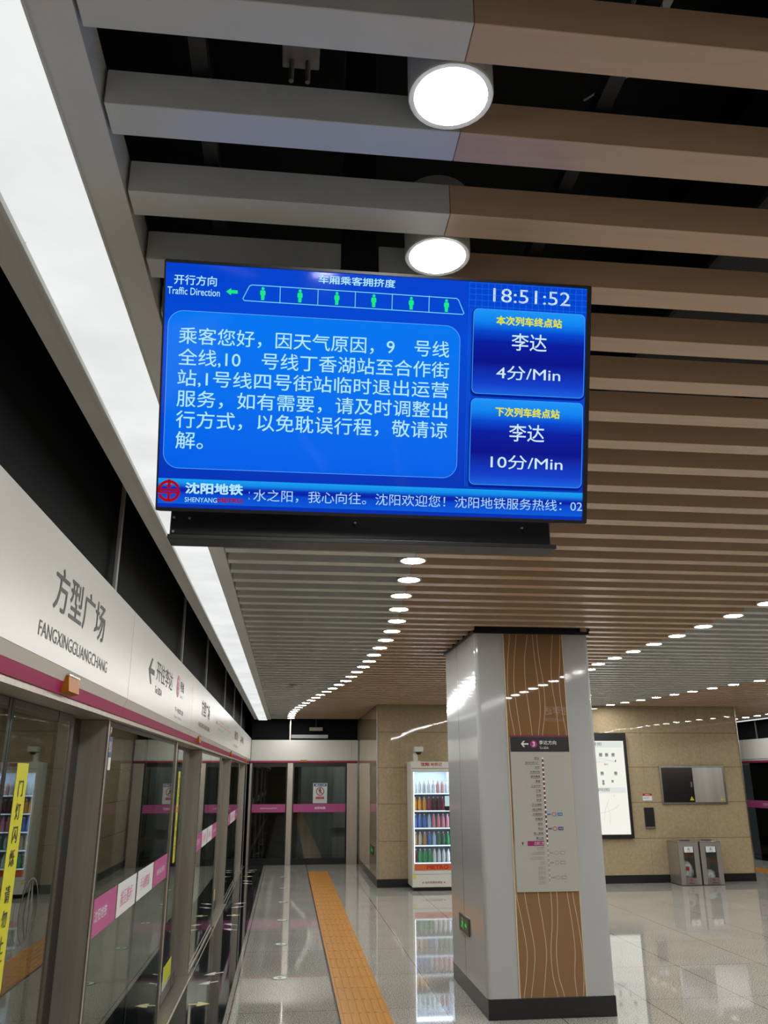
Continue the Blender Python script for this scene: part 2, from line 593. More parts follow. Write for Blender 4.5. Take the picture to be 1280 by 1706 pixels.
struct(MB().box(14.8, 15.0, YB, 26, -1.3, 4.15).build('wall_right', m_black))
struct(MB().box(-5.0, 15.0, YB - 1.0, YB - 0.8, -1.3, 4.15).build('wall_back', m_stone))
m_tunnelfloor = mat('track_bed', (0.03, 0.03, 0.03), 0.8)
struct(MB().box(-4.8, -1.15, YB, 26, -1.3, -1.2).build('floor_track', m_tunnelfloor))
struct(MB().box(11.05, 14.8, YB, 26, -1.3, -1.2).build('floor_track', m_tunnelfloor))
# passage behind the end doors
m_tunnelwall = mat('service_passage_wall', (0.42, 0.47, 0.46), 0.35, noise=0.25, nscale=3, aniso=(3, 1, 0.3))
struct(MB().box(0.35, 1.53, 21.0, 21.2, 0, 3).build('wall_passage', m_tunnelwall))
lamp_light(0.95, 20.2, 2.9, 0.15, 9.0)  # unseen passage lamp, added to light the wall behind the right pane
struct(MB().box(-4.8, 0.35, 25.8, 26.0, -1.3, 4.15).build('wall_tunnel', m_black))
struct(MB().box(-0.9, 1.55, 18.75, 26, -0.15, 0).build('floor_passage', m_blackgran))

# ------------------------------------------------------------------ ceiling edge trims and long light panels
struct(MB().box(-0.742, -0.662, YB, 18.6, ZC, ZC + 0.03).box(-0.668, -0.656, YB, 18.6, ZC - 0.012, ZC + 0.06).build('trim_3', m_trim))
struct(MB().box(-0.464, -0.387, YB, 18.6, ZC, ZC + 0.095).box(-0.468, -0.463, YB, 18.6, ZC - 0.006, ZC + 0.03).build('trim_4', m_trim))
struct(MB().box(10.287, 10.364, YB, 24, ZC, ZC + 0.095).build('trim_5', m_trim))
struct(MB().box(10.562, 10.642, YB, 24, ZC, ZC + 0.03).build('trim_6', m_trim))


def light_panel(x0, x1, y0, y1, label, group):
    t = thing('light_panel', ((x0 + x1) / 2, (y0 + y1) / 2, ZC), label, 'light panel', group)
    MB().box(x0 + .002, x1 - .002, y0 + .004, y1 - .004, ZC + 0.002, ZC + 0.012).build('diffuser', m_lightpanel, t)
    MB().box(x0 - .002, x1 + .002, y0, y1, ZC + 0.014, ZC + 0.05).build('tray', m_darksteel, t)


for i in range(-7, 15):
    y0 = 1.722 + 1.198 * i
    y1 = min(y0 + 1.198, 18.85)
    if i <= -2:
        lab = 'long white ceiling light panel running back behind the viewer'
    elif i == -1:
        lab = 'nearest and largest white light panel, top left corner'
    elif i == 0:
        lab = 'white light panel beyond the nearest one, beside the hanging display'
    else:
        lab = f'white light panel in the left strip, {nth(i + 2)} from the viewer'
    light_panel(-0.656, -0.468, y0, y1, lab, 'light panels of the left ceiling strip')
for i in range(0, 7):
    y0 = 14.7 + 1.198 * i
    light_panel(10.364, 10.56, y0, y0 + 1.198, f'white light panel over the far right doors, {nth(i + 1)} beyond the stone wall', 'light panels of the right ceiling strip')
light_panel(10.364, 10.56, YB, 14.7, 'long white light panel over the right platform edge, hidden by the column', 'light panels of the right ceiling strip')

# ------------------------------------------------------------------ ceiling slats
S1 = [(-7, .25), (-3, .1), (0, .17), (1.1, .272), (1.6, .325), (2.5, .43), (3.5, .56), (4.5, .69), (5.5, .768), (6.4, .845), (7.3, .878), (8.4, .867),
      (9.4, .84), (10, .80), (11, .73), (11.5, .666), (12.3, .56), (13, .455), (13.7, .38), (14.4, .277), (15.2, .185), (16.2, .107), (17, .066), (18.6, .06)]
S2 = [(-7, 3.5), (5.5, 3.47), (9, 3.45), (9.6, 3.55), (12, 3.8), (14.7, 4.0)]
S3 = [(-7, 6.4), (0, 6.5), (6, 6.6), (9, 6.42), (10.44, 6.22), (11, 6.10), (12, 5.99), (13, 5.85), (14.4, 5.66)]
S4 = [(a, 9.9 - b) for a, b in S1]


def interp(T, y):
    for (a, b), (c, d) in zip(T, T[1:]):
        if y <= c:
            t = max(0.0, (y - a) / (c - a))
            t = t * t * (3 - 2 * t) * 0.4 + t * 0.6
            return b + (d - b) * t
    return T[-1][1]


PITCH_Y = 0.2423
kmax = int((18.5 - 1.10) / PITCH_Y)
GR = 'grey and tan slats of the ceiling'
for k in range(-20, kmax + 1):
    yf = 1.102 + PITCH_Y * k
    y0, y1 = yf - 0.0795, yf
    beyond = y1 > YW - 0.02
    segs = []
    s1, s2, s3, s4 = (interp(T, yf) for T in (S1, S2, S3, S4))
    ck = 0.0
    if beyond:
        segs = [(-0.381, s1, m_grey, 'grey_segment'), (s1, 1.53, m_tan, 'tan_segment')]
    else:
        segs = [(-0.381, s1, m_grey, 'grey_segment'), (s1, s2, m_tan, 'tan_segment'), (s2, s3, m_grey, 'grey_segment'), (s3, s4, m_tan, 'tan_segment'), (s4, 10.28, m_grey, 'grey_segment')]
    if k < 0:
        lab = 'ceiling slat out of sight above and behind the viewer'
    elif k == 0:
        lab = 'widest ceiling slat at the top edge of the picture, grey left and tan right'
    elif k == 1:
        lab = 'grey and tan ceiling slat just beyond the nearest round downlight'
    elif k == 2:
        lab = 'grey and tan ceiling slat just before the second round downlight'
    elif k == 3:
        lab = 'grey and tan ceiling slat right above the hanging display, notched for its pole'
    elif beyond:
        lab = f'short slat over the end doors, {nth(k - int((YW - 0.02 - 1.102) / PITCH_Y))} past the stone wall corner'
    else:
        lab = f'grey and tan ceiling slat, {nth(k - 3)} beyond the one above the hanging display'
    t = thing('ceiling_slat', (3.5 if not beyond else 0.6, (y0 + y1) / 2, ZC), lab, 'ceiling slat', GR)
    for (xa, xb, mm, nm) in segs:
        for (ya, yb) in ((7.0, 8.2),):
            pass
        cuts = [(xa, xb)]
        if k == 3 and xa < 0.1:
            cuts = [(xa, 0.094), (0.188, xb)]
        if 6.86 < y1 and y0 < 8.28 and xa < 1.56 < xb:
            cuts = [(xa, 1.56), (2.585, xb)]
        for (a, b) in cuts:
            MB().box(a + .0006, b - .0006, y0, y1, ZC, ZC + 0.080, bevel=0.0012, seg=1).build(nm, mm, t)
    if beyond and yf < 18.5:
        t2 = thing('ceiling_slat', (9.2, (y0 + y1) / 2, ZC), f'tan and grey slat over the far right passage, {nth(k - int((YW - 0.02 - 1.102) / PITCH_Y))} past the stone wall', 'ceiling slat', 'slats over the far right passage')
        MB().box(8.22, s4, y0, y1, ZC, ZC + 0.08).build('tan_segment', m_tan, t2)
        MB().box(s4, 10.28, y0, y1, ZC, ZC + 0.08).build('grey_segment', m_grey, t2)

# carrier rails in the dark space over the slats
for i, x in enumerate((-0.21, 0.60, 1.62, 2.8, 4.0, 5.2, 6.4, 7.6, 8.8)):
    struct(MB().box(x - 0.016, x + 0.016, YB, 14.6, ZC + 0.10, ZC + 0.135).build(f'trim_{7 + i}', m_darksteel))

# ------------------------------------------------------------------ things in the plenum
t = thing('junction_box', (-0.03, 2.0, 3.75), 'pale metal junction box in the dark gap above the nearest slats', 'junction box')
MB().box(-0.085, 0.03, 1.90, 2.02, 3.86, 4.15, 0.004).build('housing', m_galv, t)
for x in (-0.055, -0.005):
    MB().tube((x, 1.99, 3.86), (x, 1.99, 3.78), 0.008).build('conduit', m_galv, t)
t = thing('sprinkler_box', (0.96, 1.66, 3.8), 'pale box glimpsed above the topmost slat at upper right', 'ceiling box')
MB().box(0.93, 1.04, 1.58, 1.72, 3.88, 4.15, 0.004).build('housing', m_galv, t)
MB().box(0.96, 1.01, 1.62, 1.68, 3.84, 3.88, 0.003).build('nozzle', m_galv, t)
t = thing('air_duct', (1.9, 3, 3.7), 'dark air duct running lengthwise above the slats', 'duct')
MB().box(1.5, 2.3, YB, 6.5, 3.55, 3.95, 0.02).build('duct_body', m_darksteel, t)
for y in (1.0, 2.2, 3.4, 4.6):
    MB().box(1.48, 2.32, y, y + .04, 3.53, 3.97).build('flange', m_darksteel, t)
t = thing('cable', (0.78, 1.4, 3.4), 'thin pale loose cable hanging in the gap above the second slat', 'cable')
pts = [(0.66 + 0.2 * i / 8, 1.50 - 0.02 * i / 8, 3.30 + 0.10 * math.sin(i / 8 * 1.5)) for i in range(9)]
pts.append((0.95, 1.5, 4.15))
c = MB()
for a, b in zip(pts, pts[1:]): c.tube(a, b, 0.0025, 6)
c.build('wire', m_galv, t)

# ------------------------------------------------------------------ downlights
proto = {}


def downlight(x, y, label, group):
    if not proto:
        t = thing('downlight', (0, 0, 0), label, 'downlight', group)
        MB().lathe(0, 0, [(0.068, -0.004), (0.078, -0.005), (0.0795, -0.002), (0.0795, 0.17), (0.0, 0.17)], 28, cap=False).build('can', m_can, t, smooth=False)
        MB().lathe(0, 0, [(0.0, -0.0055), (0.055, -0.005), (0.068, -0.0038)], 28, cap=False).build('lens', m_lens, t)
        proto['o'] = t
        t.location = (x, y, ZC + 0.002)
        return t
    p = proto['o']
    t = p.copy(); COL.objects.link(t)
    t.location = (x, y, ZC + 0.002)
    t['label'] = label; t['group'] = group
    for ch in [c for c in bpy.data.objects if c.parent == p]:
        d = ch.copy(); COL.objects.link(d); d.parent = t
    return t


LP = 2 * PITCH_Y
R1 = [(.0, .16), (1.179, .262), (1.654, .322), (2.5, .42), (3.5, .545), (4.54, .690), (5.02, .738), (5.5, .75), (5.97, .795), (6.44, .845), (6.9, .866), (7.36, .867), (7.83, .868), (8.4, .857), (8.9, .855),
      (9.4, .836), (10.05, .79), (10.84, .734), (11.5, .656), (12.29, .55), (13.05, .445), (13.7, .37), (14.4, .267), (15.2, .175), (16.2, .097), (17, .056), (18.6, .045)]
n = 0
k = 0
for k in range(0, 36):
    y = 1.180 + LP * k
    if y > 18.2: break
    if k == 0: lab = 'nearest and largest round downlight, near the top of the picture'
    elif k == 1: lab = 'round downlight just above the top edge of the hanging display'
    elif k < 7: lab = 'round downlight hidden behind the hanging display'
    else: lab = f'round downlight in the curving left row, {nth(k - 6)} beyond the hanging display'
    downlight(interp(R1, y), y, lab, 'downlights of the curving left row')
cnt = 0
for k in range(9, 28):
    y = 1.180 + LP * k
    cnt += 1
    lab = f'round downlight in the row right of the column, {nth(cnt)} from the right edge' if y < 9.8 else 'round downlight hidden behind the column'
    downlight(interp(S2, y) - 0.005, y, lab, 'downlights of the row right of the column')
cnt = 0
for k in range(19, 28):
    y = 1.180 + LP * k
    cnt += 1
    downlight(interp(S3, y) - 0.01, y, f'round downlight in the row above the stainless wall cabinet, {nth(cnt)} from the right edge', 'downlights of the row before the stone wall')
cnt = 0
for k in range(28, 36):
    y = 1.180 + LP * k
    cnt += 1
    downlight(interp(S4, y), y, f'round downlight over the far right passage, {nth(cnt)} past the stone wall', 'downlights of the far right passage')
# the same rows where they run outside the frame: only their light
AR = math.pi * 0.0675 ** 2
PW = LAMP_L * math.pi * AR
for k in range(-12, 0):
    y = 1.180 + LP * k
    if k % 2: lamp_light(interp(R1, max(y, 0)), y, ZC - 0.003, 0.09, 2 * PW)
for k in range(-9, 9):
    y = 1.180 + LP * k
    lamp_light(interp(S2, y), y, ZC - 0.003, 0.0675, PW)
for k in range(-12, 19, 2):
    y = 1.180 + LP * k
    lamp_light(interp(S3, y), y, ZC - 0.003, 0.0955, 2 * PW)
for k in range(-12, 6, 3):
    y = 1.180 + LP * k
    lamp_light(interp(S4, y), y, ZC - 0.003, 0.117, 3 * PW)
for k in range(6, 28):
    y = 1.180 + LP * k
    lamp_light(interp(S4, y), y, ZC - 0.003, 0.0675, PW)

t = thing('smoke_detector', (0.058, 11.42, ZC), 'small beige smoke detector under the far grey slats', 'smoke detector')
MB().lathe(0.058, 11.42, [(0.05, ZC - 0.002), (0.055, ZC - 0.015), (0.045, ZC - 0.035), (0.02, ZC - 0.045)], 20).build('cover', mat('beige_plastic', (0.5, 0.44, 0.32), 0.5), t)
MB().box(0.0, 0.116, 11.36, 11.48, ZC - 0.004, ZC).build('mounting_plate', m_lip, t)

# ------------------------------------------------------------------ hanging display
ctr = Vector((0.1825, 1.658, 2.5695))
vtop = Vector((0.1825, 1.58, 2.835)); vbot = Vector((0.1825, 1.736, 2.304))
U = (vtop - vbot).normalized()
FD = frame(ctr, (1, 0, 0), U)
disp = thing('information_display', ctr, 'large blue passenger information screen hanging tilted from the ceiling', 'display')
HW, HH = 0.4855, 0.2767
AL, ARr, AB, AT = -0.4830, 0.4756, -0.2690, 0.2705
MB().fring(FD, rrect(-HW, HW, -HH, HH, .004, 3), rrect(AL + .001, ARr, AB, AT, .001, 3), -0.045, 0.004).build('bezel', m_blackframe, disp)
MB().frect(FD, -HW + .004, HW - .004, -HH + .004, HH - .004, -0.048, -0.006).build('back_shell', m_blackframe, disp)


def grad_emit(name, stops, v0, v1, strength=1.0, tint=None):
    """display picture: colour ramp along the screen's own height"""
    m = bpy.data.materials.new(name); m.use_nodes = True
    nt = m.node_tree; b = nt.nodes['Principled BSDF']
    b.inputs['Base Color'].default_value = (0, 0, 0, 1); b.inputs['Roughness'].default_value = 0.05
    b.inputs['Specular IOR Level'].default_value = 0.35
    g = nt.nodes.new('ShaderNodeNewGeometry')
    s = nt.nodes.new('ShaderNodeVectorMath'); s.operation = 'SUBTRACT'; s.inputs[1].default_value = ctr
    nt.links.new(g.outputs['Position'], s.inputs[0])
    d = nt.nodes.new('ShaderNodeVectorMath'); d.operation = 'DOT_PRODUCT'; d.inputs[1].default_value = U
    nt.links.new(s.outputs[0], d.inputs[0])
    mr = nt.nodes.new('ShaderNodeMapRange'); mr.inputs[1].default_value = v0; mr.inputs[2].default_value = v1
    nt.links.new(d.outputs['Value'], mr.inputs[0])
    ra = nt.nodes.new('ShaderNodeValToRGB')
    el = ra.color_ramp.elements
    while len(el) < len(stops): el.new(0.5)
    for e, (p_, c_) in zip(el, stops):
        e.position = p_; e.color = (*lin(*c_), 1)
    nt.links.new(mr.outputs[0], ra.inputs[0])
    nt.links.new(ra.outputs[0], b.inputs['Emission Color'])
    b.inputs['Emission Strength'].default_value = strength
    return m


m_scr = grad_emit('screen_blue', [(0, (4, 50, 178)), (0.35, (4, 62, 196)), (0.75, (3, 74, 212)), (1, (3, 66, 205))], AB, AT)
m_msg = grad_emit('message_blue', [(0, (4, 96, 232)), (0.5, (6, 112, 238)), (1, (5, 118, 240))], -0.18, 0.165)
m_msgline = emis('message_outline', lin(90, 165, 245), 1.0)
PST = [(0, (26, 98, 226)), (0.12, (16, 62, 200)), (0.38, (8, 18, 138)), (0.62, (5, 30, 160)), (0.74, (4, 70, 205)), (0.86, (14, 130, 240)), (1, (30, 150, 245))]
m_p1 = grad_emit('arrival_gradient_upper', PST, 0.0132, 0.2093)
m_p2 = grad_emit('arrival_gradient_lower', PST, -0.195, 0.003)
m_bar = grad_emit('ticker_gradient', [(0, (8, 92, 218)), (0.40, (5, 72, 205)), (0.52, (4, 30, 160)), (0.64, (5, 46, 180)), (0.82, (18, 140, 236)), (1, (22, 160, 240))], -0.2605, -0.2055)
m_dtxt = emis('display_text', lin(176, 232, 255), 1.0)
m_dtxt2 = emis('display_text_soft', lin(168, 212, 248), 1.0)
m_dwhite = emis('display_text_white', lin(205, 232, 250), 1.0)
m_dyel = emis('display_yellow', lin(226, 226, 20), 1.0)
m_dgreen = emis('display_green', lin(30, 232, 130), 1.0)
m_dcyan = emis('display_cyan_line', lin(120, 215, 250), 1.0)
m_dgrid = emis('display_grid_line', lin(20, 104, 224), 1.0)
m_dred = emis('display_red', lin(168, 12, 26), 1.0)
m_dshadow = emis('display_shadow', lin(3, 32, 140), 1.0)
scr = MB().frect(FD, AL, ARr, AB, AT, -0.006, 0.0).build('screen', m_scr, disp)
e = 0.0006
g_ = MB()
for i in range(19):
    u = 0.1975 + 0.0148 * i
    g_.frect(FD, u, u + .0011, 0.2095, 0.269, 0, e)
for i in range(5):
    v = 0.214 + 0.0135 * i
    g_.frect(FD, 0.1965, ARr, v, v + .0011, 0, e)
for i in range(3):
    u = 0.1975 + 0.0037 * i
    g_.frect(FD, u, u + .0006, -0.2, 0.2095, 0, e)
g_.build('grid_pattern', m_dgrid, scr)
# crowding diagram
o = [(-0.3144, .1995), (-0.3144 + .004, .1945), (0.1835, .1924), (0.1872, .1960), (0.1735, .2262), (0.1684, .2299), (-0.2945, .2322), (-0.3005, .2290)]


def shrink(pts, d):
    cx = sum(p[0] for p in pts) / len(pts); cv = sum(p[1] for p in pts) / len(pts)
    out = []
    n_ = len(pts)
    for i in range(n_):
        a, b, c_ = Vector(pts[i - 1]), Vector(pts[i]), Vector(pts[(i + 1) % n_])
        d1 = (b - a).normalized(); d2 = (c_ - b).normalized()
        n1 = Vector((-d1.y, d1.x)); n2 = Vector((-d2.y, d2.x))
        k_ = (n1 + n2).normalized()
        out.append(tuple(b + k_ * d / max(0.3, k_.dot(n1))))
    return out


tr = MB().fring(FD, o, shrink(o, .0016), 0, e)
for u in (-0.2317, -0.1475, -0.0635, 0.0203, 0.1050):
    tr.frect(FD, u - .0008, u + .0008, .1938, .2312, 0, e)
tr.build('train_diagram', m_dcyan, scr)
for u, v in ((-.2700, .2129), (-.1876, .2126), (-.1050, .2122), (-.0216, .2118), (.0640, .2112), (.1452, .2107)):
    pb = MB()
    pb.fdisc(FD, u, v + .0118, .0034, 0, e, 14)
    pb.fpoly(FD, [(u - .0042, v + .0078), (u - .0058, v + .0050), (u - .0058, v - .0026), (u - .0040, v - .0026), (u - .0034, v - .0140), (u + .0034, v - .0140), (u + .0040, v - .0026), (u + .0058, v - .0026), (u + .0058, v + .0050), (u + .0042, v + .0078)], 0, e)
    pb.build('passenger_icon', m_dgreen, scr)
MB().fpoly(FD, [(-.3505, .2131), (-.3395, .2052), (-.3395, .2096), (-.3252, .2096), (-.3252, .2170), (-.3395, .2170), (-.3395, .2214)], 0, e).build('direction_arrow', m_dgreen, scr)
text('开行方向', m_dtxt, FD, -.4640, -.3715, .2225, .2450, e, scr, bold=.012)
text('Traffic Direction', m_dtxt, FD, -.4775, -.3640, .2005, .2168, e, scr, bold=.004)
text('车厢乘客拥挤度', m_dtxt, FD, -.1478, .0265, .2440, .2632, e, scr, bold=.016)
# message box
mb_ = MB().frect(FD, -.4740, .1792, -.1830, .1655, 0, e, .034, seg=8).build('message_panel', m_msg, scr)
MB().fring(FD, rrect(-.4740, .1792, -.1830, .1655, .034, 8), rrect(-.4729, .1781, -.1819, .1644, .033, 8), e, 2 * e).build('outline', m_msgline, mb_)
rows = [('乘客您好，因天气原因，9　号线', .0905, .1290, -.4492, .1542), ('全线,10　号线丁香湖站至合作街', .0425, .0815, -.4490, .1550), ('站,1号线四号街站临时退出运营', -.0028, .0352, -.4490, .1550),
        ('服务，如有需要，请及时调整出', -.0485, -.0105, -.4492, .1540), ('行方式，以免耽误行程，敬请谅', -.0950, -.0555, -.4492, .1545), ('解。', -.1398, -.1015, -.4485, -.3890)]
for s_, va, vb, ua, ub in rows:
    text(s_, m_dtxt, FD, ua, ub, va, vb, 2 * e, mb_, bold=.004)
# clock and arrival panels
text('18:51:52', m_dwhite, FD, .2535, .4362, .2265, .2585, e, scr, 'clock_lettering', bold=-.006)
for (ua, ub, va, vb, mm, l1, l2, l3, y1, y2, y3) in ((.2083, .4731, .0132, .2093, m_p1, '本次列车终点站', '李达', '4分/Min', (.2618, .4176, .1735, .1952), (.2992, .3820, .1165, .1566), (.2650, .4160, .0482, .0806)),
                                                     (.2076, .4726, -.1950, .0025, m_p2, '下次列车终点站', '李达', '10分/Min', (.2650, .4168, -.0370, -.0150), (.2984, .3813, -.0930, -.0528), (.2568, .4262, -.1572, -.1248))):
    MB().frect(FD, ua - .004, ub + .002, va - .006, vb, 0, e * .5, .014).build('panel_shadow', m_dshadow, scr)
    pp = MB().frect(FD, ua, ub, va, vb, 0, e, .012, seg=5).build('arrival_panel', mm, scr)
    MB().fring(FD, rrect(ua, ub, va, vb, .012, 5), rrect(ua + .0014, ub - .0014, va + .0014, vb - .0014, .011, 5), e, 2 * e).build('outline', emis('panel_outline', lin(60, 150, 240), 1.0), pp)
    text(l1, m_dyel, FD, *y1, 2 * e, pp, bold=.034)
    text(l2, m_dwhite, FD, *y2, 2 * e, pp, bold=.006)
    text(l3, m_dwhite, FD, *y3, 2 * e, pp, bold=.004)
# ticker bar
bar = MB().frect(FD, AL, ARr, -.2605, -.2056, 0, e).build('ticker_bar', m_bar, scr)
text('水之阳，我心向往。沈阳欢迎您！沈阳地铁服务热线：02', m_dtxt2, FD, -.2760, .4752, -.2500, -.2235, 2 * e, bar, bold=-.004)
MB().frect(FD, -.2855, -.2842, -.2465, -.2425, e, 2 * e).frect(FD, -.2855, -.2842, -.2330, -.2290, e, 2 * e).build('text_remnant', m_dtxt2, bar)
text('沈阳地铁', m_dtxt, FD, -.4238, -.2985, -.2380, -.2130, 2 * e, bar, bold=.036)
text('SHENYANG', m_dtxt, FD, -.4240, -.3545, -.2560, -.2455, 2 * e, bar, bold=-.006)
text('METRO', m_dred, FD, -.3525, -.2978, -.2556, -.2452, 2 * e, bar, bold=.035)
CU, CV = -.4586, -.2333


def metro_logo(mb, F, cu_, cv, r, h0, h1):
    """ring open at two sides, with a broken cross inside"""
    n_ = 40
    def arc(a0, a1, ro, ri):
        pts = [(cu_ + ro * math.cos(math.radians(a0 + (a1 - a0) * i / 16)), cv + ro * math.sin(math.radians(a0 + (a1 - a0) * i / 16))) for i in range(17)]
        pts2 = [(cu_ + ri * math.cos(math.radians(a0 + (a1 - a0) * i / 16)), cv + ri * math.sin(math.radians(a0 + (a1 - a0) * i / 16))) for i in range(17)]
        for i in range(16):
            mb.fpoly(F, [pts[i], pts[i + 1], pts2[i + 1], pts2[i]], h0, h1)
    arc(20, 190, r, r * .74); arc(200, 370, r, r * .74)
    mb.frect(F, cu_ - r * 1.0, cu_ + r * .86, cv + r * .02, cv + r * .20, h0, h1)
    mb.frect(F, cu_ - r * .86, cu_ + r * 1.0, cv - r * .22, cv - r * .06, h0, h1)
    mb.frect(F, cu_ - r * .13, cu_ + r * .13, cv + r * .28, cv + r * 1.06, h0, h1)
    mb.frect(F, cu_ - r * .30, cu_ + r * .30, cv + r * .42, cv + r * .54, h0, h1)
    mb.frect(F, cu_ - r * .13, cu_ + r * .13, cv - r * .98, cv - r * .22, h0, h1)
    return mb


metro_logo(MB(), FD, CU, CV, .0242, e, 2 * e).build('round_emblem', m_dred, bar)
# pole and rear cabinet behind the screen
MB().box(-0.283, 0.610, 1.82, 1.875, 2.274, 2.72, 0.003).build('rear_cabinet', m_blackframe, disp)
MB().box(-0.286, 0.620, 1.812, 1.88, 2.264, 2.274, 0.001).build('bottom_lip', mat('cabinet_lip', (0.02, 0.021, 0.023), 0.4), disp)
for u, z in ((-.275, 2.282), (-.275, 2.315), (-.24, 2.314), (0.14, 2.315), (.54, 2.315)):
    MB().fdisc(frame((0, 1.82, 0), (1, 0, 0), (0, 0, 1)), u, z, .003, 0, .002, 10).build('screw', m_steel, disp)
MB().box(0.099, 0.183, 1.745, 1.819, 2.60, 4.15, 0.003).build('pole', mat('pole_black', (0.02, 0.022, 0.026), 0.4), disp)

# ------------------------------------------------------------------ platform screen doors, left side
FL = frame((-0.79, 0, 0), (0, 1, 0), (0, 0, 1))


def header(y0, y1, label):
    t = thing('header_panel', (-0.85, (y0 + y1) / 2, 2.03), label, 'door header', 'white header panels over the left screen doors')
    g2 = .003
    MB().extr_y([(-0.79, 2.118), (-0.79, 2.548), (-0.795, 2.553), (-1.25, 2.553), (-1.25, 2.118)], y0 + g2, y1 - g2).build('face_panel', m_white, t)
    MB().extr_y([(-0.7905, 2.117), (-0.803, 2.077), (-1.2, 2.077), (-1.2, 2.117)], y0 + g2, y1 - g2).build('lower_lip', m_lip, t)
    MB().extr_y([(-0.8035, 2.0765), (-0.812, 2.033), (-1.2, 2.033), (-1.2, 2.0765)], y0 + .001, y1 - .001).build('magenta_stripe', m_magenta, t)
    MB().box(-1.2, -0.818, y0, y1, 2.012, 2.032).build('soffit', m_steel, t)
    return t


def rframe_text(s_, m_, y0, y1, z0, z1, par, **kw):
    return text(s_, m_, FL, y0, y1, z0, z1, 0.0012, par, **kw)


h0 = header(-6.9, 4.205, 'nearest white header panel lettered with the station name in large characters')
rframe_text('方型广场', m_ink, 2.775, 3.56, 2.286, 2.440, h0, bold=.006)
rframe_text('FANGXINGGUANGCHANG', m_ink, 2.655, 3.68, 2.178, 2.226, h0)
h1 = header(4.205, 6.99, 'white header panel with a left arrow and a round pink line number')
MB().fpoly(FL, [(4.745, 2.330), (4.835, 2.402), (4.875, 2.402), (4.815, 2.345), (4.955, 2.345), (4.955, 2.315), (4.815, 2.315), (4.875, 2.258), (4.835, 2.258)], 0, .0012).build('arrow', m_ink, h1)
rframe_text('开往李达', m_ink, 5.03, 5.735, 2.300, 2.418, h1, bold=.006)
rframe_text('To LIDA', m_ink, 5.01, 5.29, 2.226, 2.266, h1, bold=.004)
MB().fdisc(FL, 6.035, 2.366, .076, 0, .0012, 32).build('line_badge', m_pinktext, h1)
text('3', m_whiteprint, FL, 6.005, 6.065, 2.322, 2.412, .0024, h1, bold=.02)
rframe_text('号线', m_ink, 6.16, 6.37, 2.345, 2.418, h1, bold=.02)
rframe_text('Line 3', m_ink, 6.16, 6.33, 2.300, 2.325, h1)
rframe_text('下一站 重工街', m_ink, 5.94, 6.42, 2.186, 2.220, h1, bold=.012)
rframe_text('Next Station', m_inkgrey, 5.94, 6.34, 2.146, 2.166, h1)
h2 = header(6.99, 10.58, 'third white header panel, lettered with the station name, left of the far corner')
rframe_text('方型广场', m_ink, 7.75, 8.55, 2.288, 2.430, h2, bold=.02)
rframe_text('FANGXINGGUANGCHANG', m_inkgrey, 7.56, 8.64, 2.180, 2.222, h2, bold=.004)
h3 = header(10.58, 18.55, 'farthest white header panel ending at the corner with the end doors')
# small route strip across the two panels
hs = MB()
hs.frect(FL, 9.55, 10.55, 2.322, 2.332, 0, .0012)
hs.build('route_line', m_pinktext, h2)
hs = MB(); hs.frect(FL, 10.61, 11.8, 2.322, 2.332, 0, .0012).fdisc(FL, 11.25, 2.372, .03, 0, .0012, 16); hs.build('route_line', m_pinktext, h3)
MB().fpoly(FL, [(9.40, 2.327), (9.5, 2.353), (9.5, 2.301)], 0, .0012).build('route_arrow', m_ink, h2)
rframe_text('李达 马贝 宁官', m_inkgrey, 9.7, 10.5, 2.352, 2.378, h2)
rframe_text('余良 松山', m_inkgrey, 9.7, 10.5, 2.262, 2.286, h2)
rframe_text('方型广场', m_ink, 12.70, 13.50, 2.288, 2.420, h3, bold=.02)
rframe_text('FANGXINGGUANGCHANG', m_inkgrey, 12.5, 13.6, 2.180, 2.215, h3)
MB().fpoly(FL, [(14.30, 2.330), (14.40, 2.402), (14.44, 2.402), (14.38, 2.345), (14.52, 2.345), (14.52, 2.315), (14.38, 2.315), (14.44, 2.258), (14.40, 2.258)], 0, .0012).build('arrow', m_ink, h3)
rframe_text('开往李达', m_ink, 14.6, 15.3, 2.300, 2.418, h3, bold=.016)
MB().fdisc(FL, 15.6, 2.366, .076, 0, .0012, 24).build('line_badge', m_pinktext, h3)

for i, (y, lab) in enumerate(((3.14, 'amber warning lamp on the magenta stripe under the nearest station name'), (7.72, 'amber warning lamp on the stripe above the second door recess'),
                              (12.2, 'amber warning lamp on the stripe above the third door recess'), (16.7, 'farthest amber warning lamp on the left stripe'))):
    t = thing('warning_lamp', (-0.80, y, 2.07), lab, 'warning lamp', 'amber lamps over the left doors')
    MB().extr_y([(-0.786, 2.098), (-0.781, 2.044), (-0.812, 2.036), (-0.803, 2.078), (-0.795, 2.098)], y - .075, y + .075).build('amber_lens', m_amber, t)
    MB().box(-0.796, -0.783, y - .078, y + .078, 2.098, 2.104).build('cap_plate', m_steel2, t)

# steel hangers and dark panels above the header
for i, y in enumerate((4.2, 6.98, 9.1, 11.9, 14.0, 16.3)):
    t = MB().box(-0.912, -0.895, y - .019, y + .019, 2.553, 3.25, .002).build('steel_hanger', m_galv, None, loc=(-0.9, y, 2.553))
    tag(t, f'slim bright steel hanger above the white header, {nth(i + 1)} from the viewer', 'hanger', 'steel hangers above the left header')
struct(MB().box(-0.96, -0.94, YB, 18.6, 2.556, 3.35).build('wall_upper_left', m_black))
struct(MB().box(10.84, 10.86, YB, 24, 2.556, 3.35).build('wall_upper_right', m_black))

words = ['nearest', 'second', 'third', 'fourth', 'fifth']


